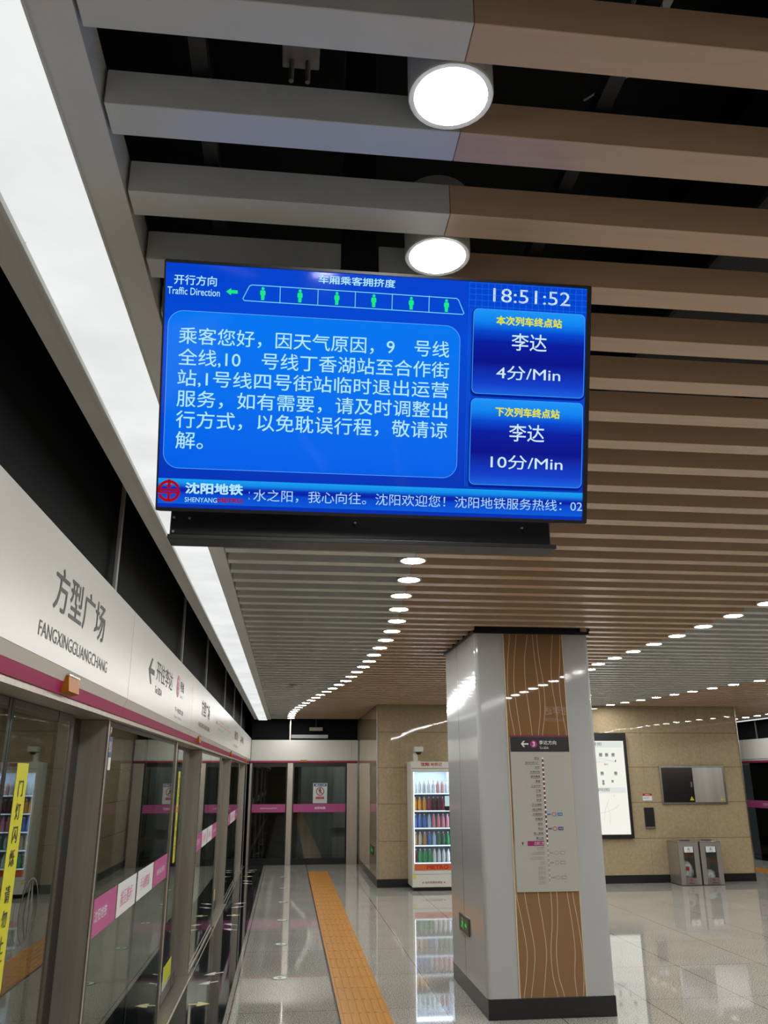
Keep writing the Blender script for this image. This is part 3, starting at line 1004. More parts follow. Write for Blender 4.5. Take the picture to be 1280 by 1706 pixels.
def leaf(y0, y1, lead_hi, s, lab):
    """sliding leaf; lead_hi tells which end meets the other leaf"""
    t = thing('sliding_door_leaf', (-0.955, (y0 + y1) / 2, 0), lab, 'sliding door', 'glass sliding door leaves on the left')
    MB().box(-0.947, -0.937, y0 + .02, y1 - .02, 0.12, 1.98).build('glass_pane', m_glass, t)
    a, b = (y0, y0 + .26) if lead_hi else (y1 - .26, y1)
    MB().box(-0.98, -0.939, a, b, 0.02, 2.01).build('wide_stile', m_darkdoor, t)
    a, b = (y1 - .028, y1) if lead_hi else (y0, y0 + .028)
    MB().box(-0.98, -0.939, a, b, 0.02, 2.01).build('leading_edge', m_rubber, t)
    MB().box(-0.978, -0.941, y0 + .02, y1 - .02, 0.02, 0.13).build('bottom_rail', m_darkdoor, t)
    MB().box(-0.978, -0.941, y0 + .02, y1 - .02, 1.97, 2.01).build('top_rail', m_darkdoor, t)
    F = frame((-0.937, 0, 0), (0, 1, 0), (0, 0, 1))
    ys = (y1 - .27, y1 - .14) if lead_hi else (y0 + .13, y0 + .26)
    st = MB().frect(F, ys[0], ys[1], 1.06, 1.80, 0, .001).build('yellow_tape', m_yellow, t)
    for ch, z in zip('门灯闪烁请勿上下', (1.715, 1.638, 1.562, 1.486, 1.372, 1.296, 1.215, 1.14)):
        text(ch, m_ink, F, ys[0] + .038, ys[1] - .038, z - .028, z + .028, .002, st, bold=.01)
    cyy = (y0 + .43) if lead_hi else (y1 - .385)
    rg = MB().fring(F, [(cyy + .115 * math.cos(i / 36 * 2 * math.pi), 1.28 + .115 * math.sin(i / 36 * 2 * math.pi)) for i in range(36)],
                    [(cyy + .109 * math.cos(i / 36 * 2 * math.pi), 1.28 + .109 * math.sin(i / 36 * 2 * math.pi)) for i in range(36)], 0, .001)
    for q in (-1, 1):
        rg.fpoly(F, [(cyy + q * .008, 1.18), (cyy + q * .055, 1.27), (cyy + q * .04, 1.31), (cyy + q * .012, 1.39)] if q > 0 else [(cyy - .012, 1.39), (cyy - .04, 1.31), (cyy - .055, 1.27), (cyy - .008, 1.18)], 0, .001)
    rg.build('frosted_emblem', mat('frosted_film', (0.085, 0.085, 0.08), 0.6), t)
    F2 = frame((-0.937, 0, 0), (0, 1, 0), (0, 0, 1))
    gy = (y0 + .28, y0 + .66) if lead_hi else (y1 - .80, y1 - .34)
    gs = MB().frect(F2, gy[0], gy[1], .15, .29, 0, .001).build('green_sticker', m_yellow, t)
    MB().frect(F2, gy[0] - .02, gy[0], .145, .295, 0, .001).build('sticker_edge', m_whitefilm, t)


def fixed_screen(y0, y1, lab, mid):
    t = thing('fixed_screen', (-0.86, (y0 + y1) / 2, 0), lab, 'glass screen', 'fixed glass screens between the left doors')
    panes = [(y0 + .035, mid - .006), (mid + .006, y1 - .035)]
    for a, b in panes:
        MB().box(-0.866, -0.858, a, b, 0.012, 1.99).build('glass_pane', m_glass, t)
    MB().box(-0.872, -0.859, mid - .006, mid + .006, 0, 1.99).build('centre_seal', m_rubber, t)
    MB().box(-0.878, -0.85, y1 - .04, y1, 0, 2.010).build('end_stile', m_steel2, t)
    MB().box(-0.878, -0.852, y0, y0 + .04, 0, 2.010).build('end_stile', m_blackframe, t)
    MB().box(-0.88, -0.855, y0, y1, 1.985, 2.010).build('top_rail', m_blackframe, t)
    MB().box(-0.872, -0.852, y0, y1, 0, 0.014).build('bottom_rail', m_steel, t)
    F = frame((-0.858, 0, 0), (0, 1, 0), (0, 0, 1))
    # pink and white band
    if y1 - y0 > 2:
        for (a, b, mm, s_, tm, sa, sb, za, zb) in ((y0 + .0, mid - .60, m_pink, '沈阳地铁', m_whiteprint, .15, .62, 1.112, 1.165), (mid - .57, mid - .015, m_whitefilm, '按压推杆', m_pinktext, .16, .80, 1.095, 1.175),
                                                   (mid + .035, mid + .63, m_whitefilm, '手动解锁', m_pinktext, .18, .76, 1.10, 1.17), (mid + .66, y1 - .06, m_pink, 'SHENYANG METRO', m_whiteprint, .22, .82, 1.115, 1.15)):
            bd = MB().frect(F, a, b, 1.055, 1.218, 0, .001).build('sticker_band', mm, t)
            L = b - a
            text(s_, tm, F, a + sa * L, a + sb * L, za, zb, .002, bd)
        lb = MB().fdisc(F, y0 + .055, 1.982, .034, 0, .001, 24).build('round_notice', m_whitefilm, t)
        MB().fring(F, [(y0 + .055 + .036 * math.cos(i / 24 * 6.2832), 1.982 + .036 * math.sin(i / 24 * 6.2832)) for i in range(24)], [(y0 + .055 + .030 * math.cos(i / 24 * 6.2832), 1.982 + .030 * math.sin(i / 24 * 6.2832)) for i in range(24)], .001, .002).frect(F, y0 + .038, y0 + .072, 1.972, 1.976, .001, .002).frect(F, y0 + .038, y0 + .072, 1.988, 1.992, .001, .002).build('red_ring', m_red, lb)
        nb = MB().frect(F, y0 + .022, y0 + .125, 1.845, 1.94, 0, .001).build('number_plate', m_blue, t)
        return t, F, nb
    return t, F, None


nums = {0: '21', 1: '22', 2: '23', -1: '20'}
ord_ = {-1: 'nearest', 0: 'second', 1: 'third', 2: 'fourth', 3: 'last short'}
for k in (-1, 0, 1, 2, 3):
    s = 4.5 * k
    y0 = 4.16 + s; y1 = 6.70 + s if k < 3 else 18.52
    lab = {-1: 'fixed glass screen at the far left edge beside the viewer', 0: 'nearest fixed glass screen with pink and white band, beside the number label 21',
           1: 'fixed glass screen with pink band beyond the second door recess', 2: 'fixed glass screen with pink band beyond the third door recess',
           3: 'narrow fixed glass screen next to the end doors'}[k]
    t, F, nb = fixed_screen(y0, y1, lab, y0 + (1.20 if k < 3 else .4))
    if nb is not None and k in nums:
        text(nums[k], m_whiteprint, F, y0 + .040, y0 + .105, 1.868, 1.918, .002, nb, bold=.02)
        MB().frect(F, y0 + .022, y0 + .125, 1.785, 1.843, 0, .001).build('paper_label', m_whitefilm, t)
    # post between the sliding door and this screen
    pl = {-1: 'post behind the viewer', 0: 'nearest brushed steel door post, with the label 21 beside it', 1: 'second brushed steel door post from the viewer', 2: 'third brushed steel door post from the viewer', 3: 'fourth brushed steel door post, before the corner'}[k]
    t = thing('door_post', (-0.92, 4.13 + s, 0), pl, 'door post', 'brushed steel posts of the left doors')
    MB().box(-0.985, -0.848, 4.115 + s, 4.157 + s, 0, 2.011, .004).build('post_body', m_steel, t)
    MB().box(-1.05, -0.975, 3.88 + s, 4.14 + s, 0, 2.011).build('rubber_seal', m_rubber, t)
    MB().box(-0.852, -0.845, 4.112 + s, 4.122 + s, 0, 2.011, .001).build('bright_edge', m_steel2, t)
    if k < 3:
        t = thing('door_post', (-0.92, 6.72 + s, 0), {-1: 'slim steel jamb at the near side of the first recess', 0: 'slim steel jamb at the near side of the second recess', 1: 'slim steel jamb at the near side of the third recess', 2: 'slim steel jamb at the near side of the farthest recess'}[k], 'door post', 'slim jambs of the left doors')
        MB().box(-0.99, -0.85, 6.705 + s, 6.735 + s, 0, 2.011, .003).build('post_body', m_steel, t)
    # opening with two leaves and a sill (the opening ends at this post)
    oy0, oy1 = 2.245 + s, 3.845 + s
    if k >= 0:
        nm = {0: 'first', 1: 'second', 2: 'third', 3: 'farthest'}[k]
        leaf(oy0, 2.975 + s, True, s, f'near sliding glass door leaf in the {nm} recess of the left side')
        leaf(2.98 + s, oy1, False, s, f'far sliding glass door leaf in the {nm} recess, yellow tape on its edge')
        t = MB().box(-0.96, -0.822, oy0 - .0, 4.112 + s, 0, 0.012, .002).build('door_sill', m_stainless, None, loc=(-0.88, oy0 + .9, 0))
        tag(t, f'brushed steel sill in the {nm} door recess on the left', 'door sill', 'sills of the left doors')
struct(MB().box(-0.826, -0.818, YB, 18.55, 0, 0.004).build('trim_20', m_steel))
struct(MB().box(-1.10, -1.04, YB, 18.55, 1.2, 1.3).build('trim_21', m_black))

# ------------------------------------------------------------------ end doors
FE = frame((0, 18.6, 0), (1, 0, 0), (0, 0, 1))
t = thing('header_panel', (0.3, 18.65, 2.04), 'white header panel across the end doors, no lettering', 'door header')
MB().box(-0.785, 1.392, 18.6, 18.9, 2.10, 2.52, .003).box(1.396, 1.53, 18.6, 18.9, 2.10, 2.52, .003).build('face_panel', m_white, t)
MB().box(-0.80, 1.53, 18.603, 18.9, 2.083, 2.10).build('lower_lip', m_lip, t)
MB().box(-0.80, 1.53, 18.606, 18.9, 2.045, 2.083).build('magenta_stripe', m_magenta, t)
MB().box(-0.85, 1.53, 18.612, 18.9, 2.036, 2.045).build('soffit', m_blackframe, t)
t = thing('warning_lamp', (0.36, 18.59, 2.07), 'amber warning lamp on the stripe of the end doors', 'warning lamp')
MB().box(0.28, 0.42, 18.57, 18.605, 2.058, 2.098, .004).build('amber_lens', m_amber, t)
MB().box(0.277, 0.423, 18.568, 18.606, 2.098, 2.104).build('cap_plate', m_steel2, t)
for (a, b, lab) in ((-0.80, -0.745, 'corner steel post where the side doors meet the end doors'), (0.012, 0.133, 'steel post between the two end door panes'), (1.30, 1.53, 'wide steel post at the right of the end doors')):
    t = thing('door_post', ((a + b) / 2, 18.64, 0), lab, 'door post', 'steel posts of the end doors')
    MB().box(a, b, 18.61, 18.72, 0, 2.035, .004).build('post_body', m_steel, t)
    MB().box(b - .012, b - .002, 18.604, 18.612, 0, 2.035).build('bright_edge', m_steel2, t)
for (a, b, s_, lab) in ((-0.745, 0.012, 'SHENYANG METRO', 'left glass pane of the end doors, dark tunnel behind'), (0.133, 1.30, '沈阳地铁', 'right glass pane of the end doors, with a prohibition sign')):
    t = thing('end_door', ((a + b) / 2, 18.65, 0), lab, 'glass door', 'glass panes of the end doors')
    MB().box(a + .03, b - .03, 18.645, 18.655, .12, 1.97).build('glass_pane', m_endglass, t)
    MB().box(a, b, 18.63, 18.67, 0, .125).build('bottom_rail', m_blackframe, t)
    MB().box(a, b, 18.63, 18.67, 1.96, 2.034).build('top_rail', m_blackframe, t)
    for x in (a, b - .03):
        MB().box(x, x + .03, 18.63, 18.67, .125, 1.96).build('side_stile', m_blackframe, t)
    Fg = frame((0, 18.628, 0), (1, 0, 0), (0, 0, 1))
    bd = MB().frect(Fg, a + .025, b - .025, 1.035, 1.20, 0, .001).build('sticker_band', m_pink, t)
    cx = (a + b) / 2
    if s_[0] == 'S':
        text(s_, m_whiteprint, Fg, cx - .18, cx + .18, 1.102, 1.132, .002, bd, bold=.01)
    else:
        text(s_, m_whiteprint, Fg, cx - .11, cx + .13, 1.092, 1.145, .002, bd, bold=.03)
        sg = MB().frect(Fg, .572, .876, 1.213, 1.622, 0, .002, .006).build('notice_board', mat('notice_white', (0.62, 0.66, 0.66), 0.5), t)
        MB().frect(Fg, .590, .862, 1.555, 1.612, .002, .003).build('blue_heading', m_blue, sg)
        text('禁止入内', m_whiteprint, Fg, .625, .83, 1.565, 1.602, .004, sg, bold=.02)
        rg = MB().fring(Fg, [(.724 + .088 * math.cos(i / 32 * 6.28319), 1.455 + .088 * math.sin(i / 32 * 6.28319)) for i in range(32)], [(.724 + .072 * math.cos(i / 32 * 6.28319), 1.455 + .072 * math.sin(i / 32 * 6.28319)) for i in range(32)], .002, .003)
        rg.fline(Fg, [(.672, 1.508), (.776, 1.402)], .012, .004, .005)
        rg.build('prohibition_ring', m_red, sg)
        pm = MB().fdisc(Fg, .724, 1.508, .014, .002, .003, 14)
        pm.fpoly(Fg, [(.700, 1.405), (.712, 1.44), (.706, 1.47), (.690, 1.45), (.684, 1.456), (.704, 1.492), (.736, 1.492), (.756, 1.462), (.75, 1.456), (.738, 1.468), (.740, 1.44), (.756, 1.405), (.746, 1.402), (.726, 1.436), (.710, 1.402)], .002, .0035)
        pm.build('walking_figure', m_ink, sg)
        MB().frect(Fg, .636, .812, 1.298, 1.345, .002, .003).build('red_caption', m_red, sg)
        text('非工作人员禁止入内', m_whiteprint, Fg, .65, .80, 1.312, 1.332, .004, sg)
# dark glazing over the end doors
struct(MB().box(-0.80, 1.55, 18.95, 19.0, 2.52, 3.3).build('wall_upper_end', m_black))
t = MB().box(0.03, 0.06, 18.62, 18.66, 2.52, 3.1, .002).build('steel_mullion', m_steel, None, loc=(0.045, 18.64, 2.52))
tag(t, 'slim steel mullion standing on the end header', 'mullion')
t = thing('cable_tray', (0.5, 18.8, 2.57), 'grey cable tray crossing the dark opening above the end doors', 'cable tray')
MB().box(0.07, 0.88, 18.78, 18.92, 2.565, 2.62, .003).build('tray_body', m_galv, t)
MB().box(0.07, 0.88, 18.772, 18.782, 2.60, 2.64, .002).build('side_rail', m_galv, t)
t = thing('junction_box', (0.60, 18.85, 2.74), 'beige junction box in the dark opening above the end doors', 'junction box')
MB().box(0.47, 0.76, 18.80, 18.92, 2.725, 2.80, .004).build('housing', mat('beige_box', (0.35, 0.31, 0.24), 0.5), t)
MB().tube((0.615, 18.86, 2.80), (0.615, 18.86, 3.1), .012).build('conduit', m_darksteel, t)

# ------------------------------------------------------------------ right side doors, seen past the stone wall
t = thing('header_panel', (10.75, 19, 2.03), 'white header panel over the far right screen doors', 'door header')
for a, b in ((YB, 16.2), (16.206, 18.45), (18.456, 18.9), (18.906, 24)):
    MB().box(10.69, 11.1, a, b, 2.118, 2.553, .003).build('face_panel', m_white, t)
MB().box(10.70, 11.1, YB, 24, 2.077, 2.117).build('lower_lip', m_lip, t)
MB().box(10.71, 11.1, YB, 24, 2.033, 2.077).build('magenta_stripe', m_magenta, t)
for i in range(4):
    a = 15.0 + 2.25 * i
    t = thing('fixed_screen', (10.76, a + 1, 0), f'dark glass screen with pink band on the far right, {nth(i + 1)} along', 'glass screen', 'glass screens of the far right doors')
    MB().box(10.758, 10.766, a + .05, a + 2.2, .02, 1.99).build('glass_pane', m_glass, t)
    MB().box(10.752, 10.757, a + .1, a + 2.15, 1.05, 1.21).build('sticker_band', m_pink, t)
    MB().box(10.74, 10.80, a, a + .05, 0, 2.03).build('end_stile', m_steel, t)
    text('沈阳地铁', m_whiteprint, frame((10.751, 0, 0), (0, -1, 0), (0, 0, 1)), -a - 1.3, -a - .95, 1.10, 1.16, .001, t)
for i, y in enumerate((16.6, 18.5, 20.4)):
    t = MB().box(10.80, 10.82, y - .02, y + .02, 2.553, 3.25, .002).build('steel_hanger', m_steel, None, loc=(10.81, y, 2.553))
    tag(t, f'slim steel hanger above the far right header, {nth(i + 1)} along', 'hanger', 'steel hangers above the right header')

# ------------------------------------------------------------------ floor furniture
t = thing('tactile_strip', (0.66, 12, 0), 'ochre ribbed tactile strip running along the platform to the end doors', 'tactile paving')
tb = MB()
y = -6.0
i = 0
m_ridge = mat('tactile_ridge', (0.56, 0.26, 0.05), 0.28)
ti = MB(); rd = MB()
while y < 17.3:
    y1 = min(y + .40, 17.3)
    ti.box(.463, .853, y + .0015, y1 - .0015, 0, .004)
    for j in range(6):
        x = .463 + .039 + j * .0624
        rd.box(x - .014, x + .014, y + .012, y1 - .012, .004, .0075, .0015, seg=1)
    y += .40
ti.build('tiles', m_tactile, t); rd.build('ribs', m_ridge, t)
struct(MB().box(.447, .459, YB, 18.6, 0, .002).build('trim_22', m_blackframe))
t = thing('tactile_strip', (9.2, 15, 0), 'ochre tactile strip glimpsed past the right end of the stone wall', 'tactile paving')
MB().box(9.05, 9.44, YB, 23, 0, .004).build('tiles', m_tactile, t)
rd = MB()
for j in range(6):
    x = 9.05 + .039 + j * .0624
    rd.box(x - .014, x + .014, YB, 23, .004, .0075)
rd.build('ribs', m_ridge, t)
FF = frame((0, 0, 0), (1, 0, 0), (0, 1, 0))
for i in range(9):
    y = 5.28 + 1.598 * i
    if y > 18: break
    lab = 'round floor marker beneath the bottom of the picture' if i < 2 else f'round green and pale marker set in the granite, {nth(i - 1)} from the viewer'
    t = thing('floor_marker', (-0.005, y, 0), lab, 'floor marker', 'round markers in the granite floor')
    MB().fdisc(FF, -.005, y, .075, 0, .0015, 32).build('green_ring', m_greenlens, t)
    MB().fdisc(FF, -.005, y, .058, 0, .0025, 32).build('pale_disc', m_pale, t)
    MB().fpoly(FF, [(-.02, y - .035), (.010, y - .035), (.010, y + .005), (.03, y + .005), (-.005, y + .045), (-.04, y + .005), (-.02, y + .005)], .0025, .003).build('arrow_mark', m_greenlens, t)


def floor_arrow(x0, y, L, sgn, mm, label, group, skew=0.0, wd=1.0):
    """sgn +1 points to +X"""
    P = [(0, -.012), (.45, -.012), (.40, -.060 * wd), (.55, -.060 * wd), (1, 0), (.55, .060 * wd), (.40, .060 * wd), (.45, .012), (0, .012)]
    pts = [(x0 + sgn * L * (a if sgn > 0 else a), y + b + skew * a) for a, b in P]
    if sgn < 0: pts = pts[::-1]
    t = MB().fpoly(FF, pts, 0, .0012).build('floor_arrow', mm, None, loc=(x0, y, 0))
    tag(t, label, 'floor arrow', group)


for k in range(0, 3):
    s = 4.5 * k
    nm = ['nearest', 'second', 'farthest'][k]
    floor_arrow(-.735, 7.65 - 4.5 + 4.5 + s, .17, 1, m_arrowyellow, f'pale yellow exit arrow on the black granite, {nm} one', 'yellow arrows before the left doors')
    floor_arrow(-.555, 8.42 + s, .17, -1, m_arrowwhite, f'white boarding arrow on black granite just beyond the {nm} yellow arrow', 'white arrows before the left doors', skew=-.10, wd=.9)
    floor_arrow(-.535, 8.78 + s, .17, -1, m_arrowwhite, f'white boarding arrow on black granite, farther of the pair past the {nm} yellow arrow', 'white arrows before the left doors', skew=-.10, wd=.9)
    if k > 0:
        floor_arrow(-.555, 6.88 + s - 4.5 + 4.5 - .0, .17, -1, m_arrowwhite, f'white boarding arrow on black granite just before the {nm} yellow arrow', 'white arrows before the left doors', skew=.10, wd=.9)
        floor_arrow(-.535, 6.52 + s, .17, -1, m_arrowwhite, f'white boarding arrow on black granite, nearer of the pair before the {nm} yellow arrow', 'white arrows before the left doors', skew=.10, wd=.9)

# ------------------------------------------------------------------ column
CX0, CX1, CY0, CY1 = 1.567, 2.577, 6.885, 8.26
col = thing('column', (2.07, 7.57, 0), 'square platform column clad in grey panels with a brown front strip', 'column')
cb = MB()
# cladding as front pieces and side sheets with thin joints
cb.vbox(CX0, CX1, CY0, CY1, .142, 2.925, .035, 5)
cl = cb.build('cladding', m_colgrey, col)
MB().box(CX0 - .0008, CX0 + .001, 7.66, 7.664, .142, 2.925).build('side_joint', m_base, col)
MB().box(CX0 + .004, CX1 - .002, CY0 - .002, CY1, 0, .14, .002).build('base', m_base, col)
MB().box(CX0 - .012, CX1 + .012, CY0 - .012, CY1 + .012, 2.925, 2.952).build('top_collar', m_blackframe, col)
FC = frame((0, CY0, 0), (1, 0, 0), (0, 0, 1))
bp_ = MB().frect(FC, 1.823, 2.338, .143, 2.925, 0, .004).build('brown_panel', m_brownglass, col)
MB().frect(FC, 1.814, 1.823, .143, 2.925, 0, .006).build('edge_trim', m_cream, col)
MB().frect(FC, 2.338, 2.345, .143, 2.925, 0, .006).build('edge_trim', m_cream, col)
PW_ = 2.338 - 1.823
def spline(K, z):
    for i in range(len(K) - 1):
        if z >= K[i + 1][0] or i == len(K) - 2:
            p0, p1, p2, p3 = K[max(i - 1, 0)][1], K[i][1], K[i + 1][1], K[min(i + 2, len(K) - 1)][1]
            t = (K[i][0] - z) / (K[i][0] - K[i + 1][0])
            return 0.5 * (2 * p1 + (p2 - p0) * t + (2 * p0 - 5 * p1 + 4 * p2 - p3) * t * t + (3 * p1 - p0 - 3 * p2 + p3) * t ** 3)


for F_ in ((.105, .06, .03, .05, .105, .10, .03, .01, .08, .13, .10, .05), (.22, .17, .14, .17, .21, .23, .16, .14, .20, .25, .21, .16), (.41, .345, .335, .37, .40, .42, .38, .35, .40, .43, .39, .35),
           (.50, .515, .55, .56, .505, .47, .50, .55, .545, .50, .51, .57), (.574, .59, .64, .64, .573, .54, .58, .645, .63, .585, .60, .67), (.847, .80, .785, .83, .846, .86, .80, .81, .855, .875, .845, .86), (.975, .95, .91, .93, .975, .985, .93, .90, .95, .985, .985, .96)):
    K = list(zip((2.92, 2.72, 2.50, 2.28, 2.08, 1.80, 1.40, .87, .66, .46, .28, .14), F_))
    pts = []
    for i in range(81):
        z = 2.92 - (2.92 - .146) * i / 80
        pts.append((1.823 + PW_ * min(.99, max(.012, spline(K, z))), z))
    MB().fline(FC, pts[::-1], .0042, .0041, .0052).build('wavy_line', m_cream, bp_)
# line map board on the column
bd = thing('line_map_board', (2.083, CY0 - .01, .88), 'tall grey metro line map board on the front of the column', 'map board')
FB = frame((0, CY0 - .006, 0), (1, 0, 0), (0, 0, 1))
MB().frect(FB, 1.832, 2.335, .882, 2.062, -.002, .012).build('board', m_board, bd)
FB = frame((0, CY0 - .018, 0), (1, 0, 0), (0, 0, 1))
hd = MB().frect(FB, 1.834, 2.335, 1.944, 2.062, 0, .0015).build('black_heading', m_boardblack, bd)
MB().frect(FB, 1.834, 2.335, 2.062, 2.074, -.012, .0015).build('magenta_edge', mat('deep_magenta', (0.16, 0.012, 0.07), 0.4), bd)
MB().fpoly(FB, [(1.924, 2.006), (1.944, 2.030), (1.958, 2.030), (1.943, 2.012), (1.987, 2.012), (1.987, 2.000), (1.943, 2.000), (1.958, 1.982), (1.944, 1.982)], .0015, .0025).build('arrow', m_whiteprint, hd)
MB().fdisc(FB, 2.0325, 2.005, .030, .0015, .0025, 28).build('line_badge', mat('badge_magenta', (0.36, 0.02, 0.20), 0.4), hd)
text('3', m_whiteprint, FB, 2.0215, 2.0435, 1.986, 2.024, .003, hd, bold=.02)
text('李达方向', m_whiteprint, FB, 2.079, 2.226, 2.0, 2.034, .0025, hd, bold=.01)
text('To LIDA', m_whiteprint, FB, 2.081, 2.158, 1.966, 1.985, .0025, hd)
RY = lambda i: 1.891 - .03627 * i
LX = 2.1015
m_lm = mat('line_magenta', (0.13, 0.008, 0.05), 0.5)
MB().frect(FB, LX - .006, LX + .006, RY(18), RY(0), 0, .001).build('route_line', m_lm, bd)
MB().frect(FB, LX - .005, LX + .005, RY(26), RY(18) - .01, 0, .001).build('passed_line', m_inkgrey, bd)
names = ['李达', '宝马汽车工厂', '马贝', '中德大街', '细河景星', '景星', '工业大学', '宁官', '余良', '甘官', '于台湖街', '梅江湖街', '大通湖街', '燕塞湖', '揽军', '松山', '第二医院', '重工街', '方型广场', '云峰街', '工业展览馆', '辽宁中医药大', '文化', '五里河', '青年街', '长青街', '汪河街']
m_fdot = mat('faded_dot', (0.50, 0.50, 0.46), 0.5)
for i in range(27):
    MB().fdisc(FB, LX, RY(i), .0078, .001, .0018, 16).build('station_dot', m_whiteprint if i <= 18 else m_fdot, bd)
    tm = m_ink if i < 18 else (m_whiteprint if i == 18 else m_inkgrey)
    n_ = len(names[i])
    xr = 2.0715
    if i == 18:
        MB().frect(FB, 1.937, 2.0735, 1.2195, 1.2555, 0, .0012).build('current_station', mat('current_magenta', (0.30, 0.012, 0.14), 0.4), bd)
    text(names[i], tm, FB, xr - .0195 * n_ - .002, xr, RY(i) - .0035, RY(i) + .0105, .002, bd)
    MB().frect(FB, xr - .021 * n_, xr, RY(i) - .0105, RY(i) - .0085, .0012, .0018).build('small_print', tm, bd)
MB().fpoly(FB, [(1.885, 1.238), (1.896, 1.250), (1.907, 1.238), (1.900, 1.238), (1.900, 1.226), (1.892, 1.226), (1.892, 1.238)], 0, .001).build('here_pointer', m_ink, bd)
for i, mm, lines in ((12, m_bluelight, 1), (15, m_bluedeep, 1), (20, m_inkgrey, 0), (22, m_inkgrey, 0), (25, m_inkgrey, 0)):
    z = RY(i)
    MB().frect(FB, LX + .012, LX + .042, z - .005, z + .005, 0, .001).build('transfer_link', mm, bd)
    MB().fring(FB, [(2.170 + .019 * math.cos(j / 20 * 6.2832), z + .016 * math.sin(j / 20 * 6.2832)) for j in range(20)], [(2.170 + .015 * math.cos(j / 20 * 6.2832), z + .012 * math.sin(j / 20 * 6.2832)) for j in range(20)], 0, .001).build('transfer_ring', m_red if lines else m_inkgrey, bd)
    tb = MB().frect(FB, 2.197, 2.240, z - .013, z + .013, 0, .001, .003).build('transfer_label', mm, bd)
    text({12: '2号线', 15: '4号线', 20: '1号线', 22: '9号线', 25: '10号线'}[i], m_whiteprint, FB, 2.203, 2.234, z - .006, z + .006, .002, tb)


def exit_sign(F, u0, u1, v0, v1, label, grp):
    t = thing('exit_sign', F[0] + F[1] * ((u0 + u1) / 2) + F[2] * ((v0 + v1) / 2), label, 'exit sign', grp)
    MB().frect(F, u0, u1, v0, v1, 0, .012, .004).build('frame', mat('sign_frame', (0.10, 0.085, 0.06), 0.4, metal=0.5), t)
    MB().frect(F, u0 + .02, u1 - .02, v0 + .02, v1 - .02, .012, .013).build('dark_face', mat('sign_face', (0.03, 0.07, 0.03), 0.3), t)
    cu_ = (u0 + u1) / 2; cv = (v0 + v1) / 2; h = (v1 - v0)
    g = MB()
    ux = u0 + .36 * (u1 - u0)
    g.fdisc(F, ux, cv + .26 * h, .085 * h, .013, .014, 14)
    g.fpoly(F, [(ux - .12 * h, cv + .12 * h), (ux + .16 * h, cv + .16 * h), (ux + .34 * h, cv - .02 * h), (ux + .28 * h, cv - .07 * h), (ux + .12 * h, cv + .05 * h), (ux + .06 * h, cv - .10 * h), (ux + .24 * h, cv - .30 * h), (ux + .17 * h, cv - .36 * h), (ux - .04 * h, cv - .12 * h), (ux - .26 * h, cv - .30 * h), (ux - .31 * h, cv - .22 * h), (ux - .10 * h, cv - .02 * h), (ux - .06 * h, cv + .05 * h), (ux - .22 * h, cv - .02 * h), (ux - .26 * h, cv + .05 * h)], .013, .014)
    ax = u0 + .70 * (u1 - u0)
    g.fpoly(F, [(ax + .30 * h, cv), (ax + .05 * h, cv + .22 * h), (ax + .05 * h, cv + .07 * h), (ax - .28 * h, cv + .07 * h), (ax - .28 * h, cv - .07 * h), (ax + .05 * h, cv - .07 * h), (ax + .05 * h, cv - .22 * h)], .013, .014)
    g.build('running_figure', m_green, t)


exit_sign(frame((CX0, 0, 0), (0, -1, 0), (0, 0, 1)), -7.85, -7.445, .475, .607, 'green lit exit sign low on the left face of the column', 'low green exit signs')
exit_sign(frame((1.55, 0, 0), (0, -1, 0), (0, 0, 1)), -15.82, -15.18, .455, .60, 'green lit exit sign low on the stone wall beside the end doors', 'low green exit signs')

# ------------------------------------------------------------------ drinks vending machine
vm = thing('vending_machine', (2.41, 14.4, 0), 'white glass-fronted drinks vending machine against the stone wall, left of the column', 'vending machine')
VX0, VX1, VY0, VY1 = 2.06, 2.76, 14.15, 14.66
MB().box(VX0, VX0 + .03, VY0 + .03, VY1, .06, 1.99, .004).box(VX1 - .03, VX1, VY0 + .03, VY1, .06, 1.99, .004).box(VX0 + .03, VX1 - .03, VY1 - .03, VY1 - .001, .06, 1.86).box(VX0 + .03, VX1 - .03, VY0 + .031, VY1 - .001, 1.86, 1.989).box(VX0 + .03, VX1 - .03, VY0 + .031, VY1 - .03, .061, .30).build('cabinet', m_cabinet, vm)
MB().box(VX0 + .031, VX1 - .031, VY1 - .045, VY1 - .031, .30, 1.86).box(VX0 + .031, VX0 + .036, VY0 + .06, VY1 - .05, .30, 1.86).box(VX1 - .036, VX1 - .031, VY0 + .06, VY1 - .05, .30, 1.86).build('liner', m_interior, vm)
hp = MB().box(VX0 + .002, VX1 - .002, VY0, VY0 + .03, 1.885, 1.988, .003).build('top_sign', m_cabinet, vm)
FV = frame((0, VY0, 0), (1, 0, 0), (0, 0, 1))
text('沈阳', m_red, FV, 2.222, 2.372, 1.916, 1.976, .001, hp, bold=.05)
text('地铁记', mat('pinkish_red_print', (0.42, 0.09, 0.09), 0.4), FV, 2.39, 2.585, 1.916, 1.976, .001, hp, bold=.03)
MB().fring(FV, rrect(VX0 + .005, VX1 - .005, .255, 1.875), rrect(2.098, 2.722, .305, 1.822), -.03, .0).build('door_frame', m_cabinet, vm)
MB().box(2.098, 2.722, VY0 + .012, VY0 + .018, .305, 1.822).build('glass_pane', m_glassclear, vm)
lp = MB().box(VX0 + .002, VX1 - .002, VY0, VY0 + .03, .06, .25, .003).build('lower_panel', m_cabinet, vm)
text('★ 城市智慧新零售 ★', mat('brown_print', (0.30, 0.10, 0.04), 0.5), FV, 2.215, 2.60, .112, .147, .001, lp, bold=.01)
MB().frect(FV, 2.076, 2.118, .19, .245, 0, .001).build('yellow_sticker', m_yellow, lp)
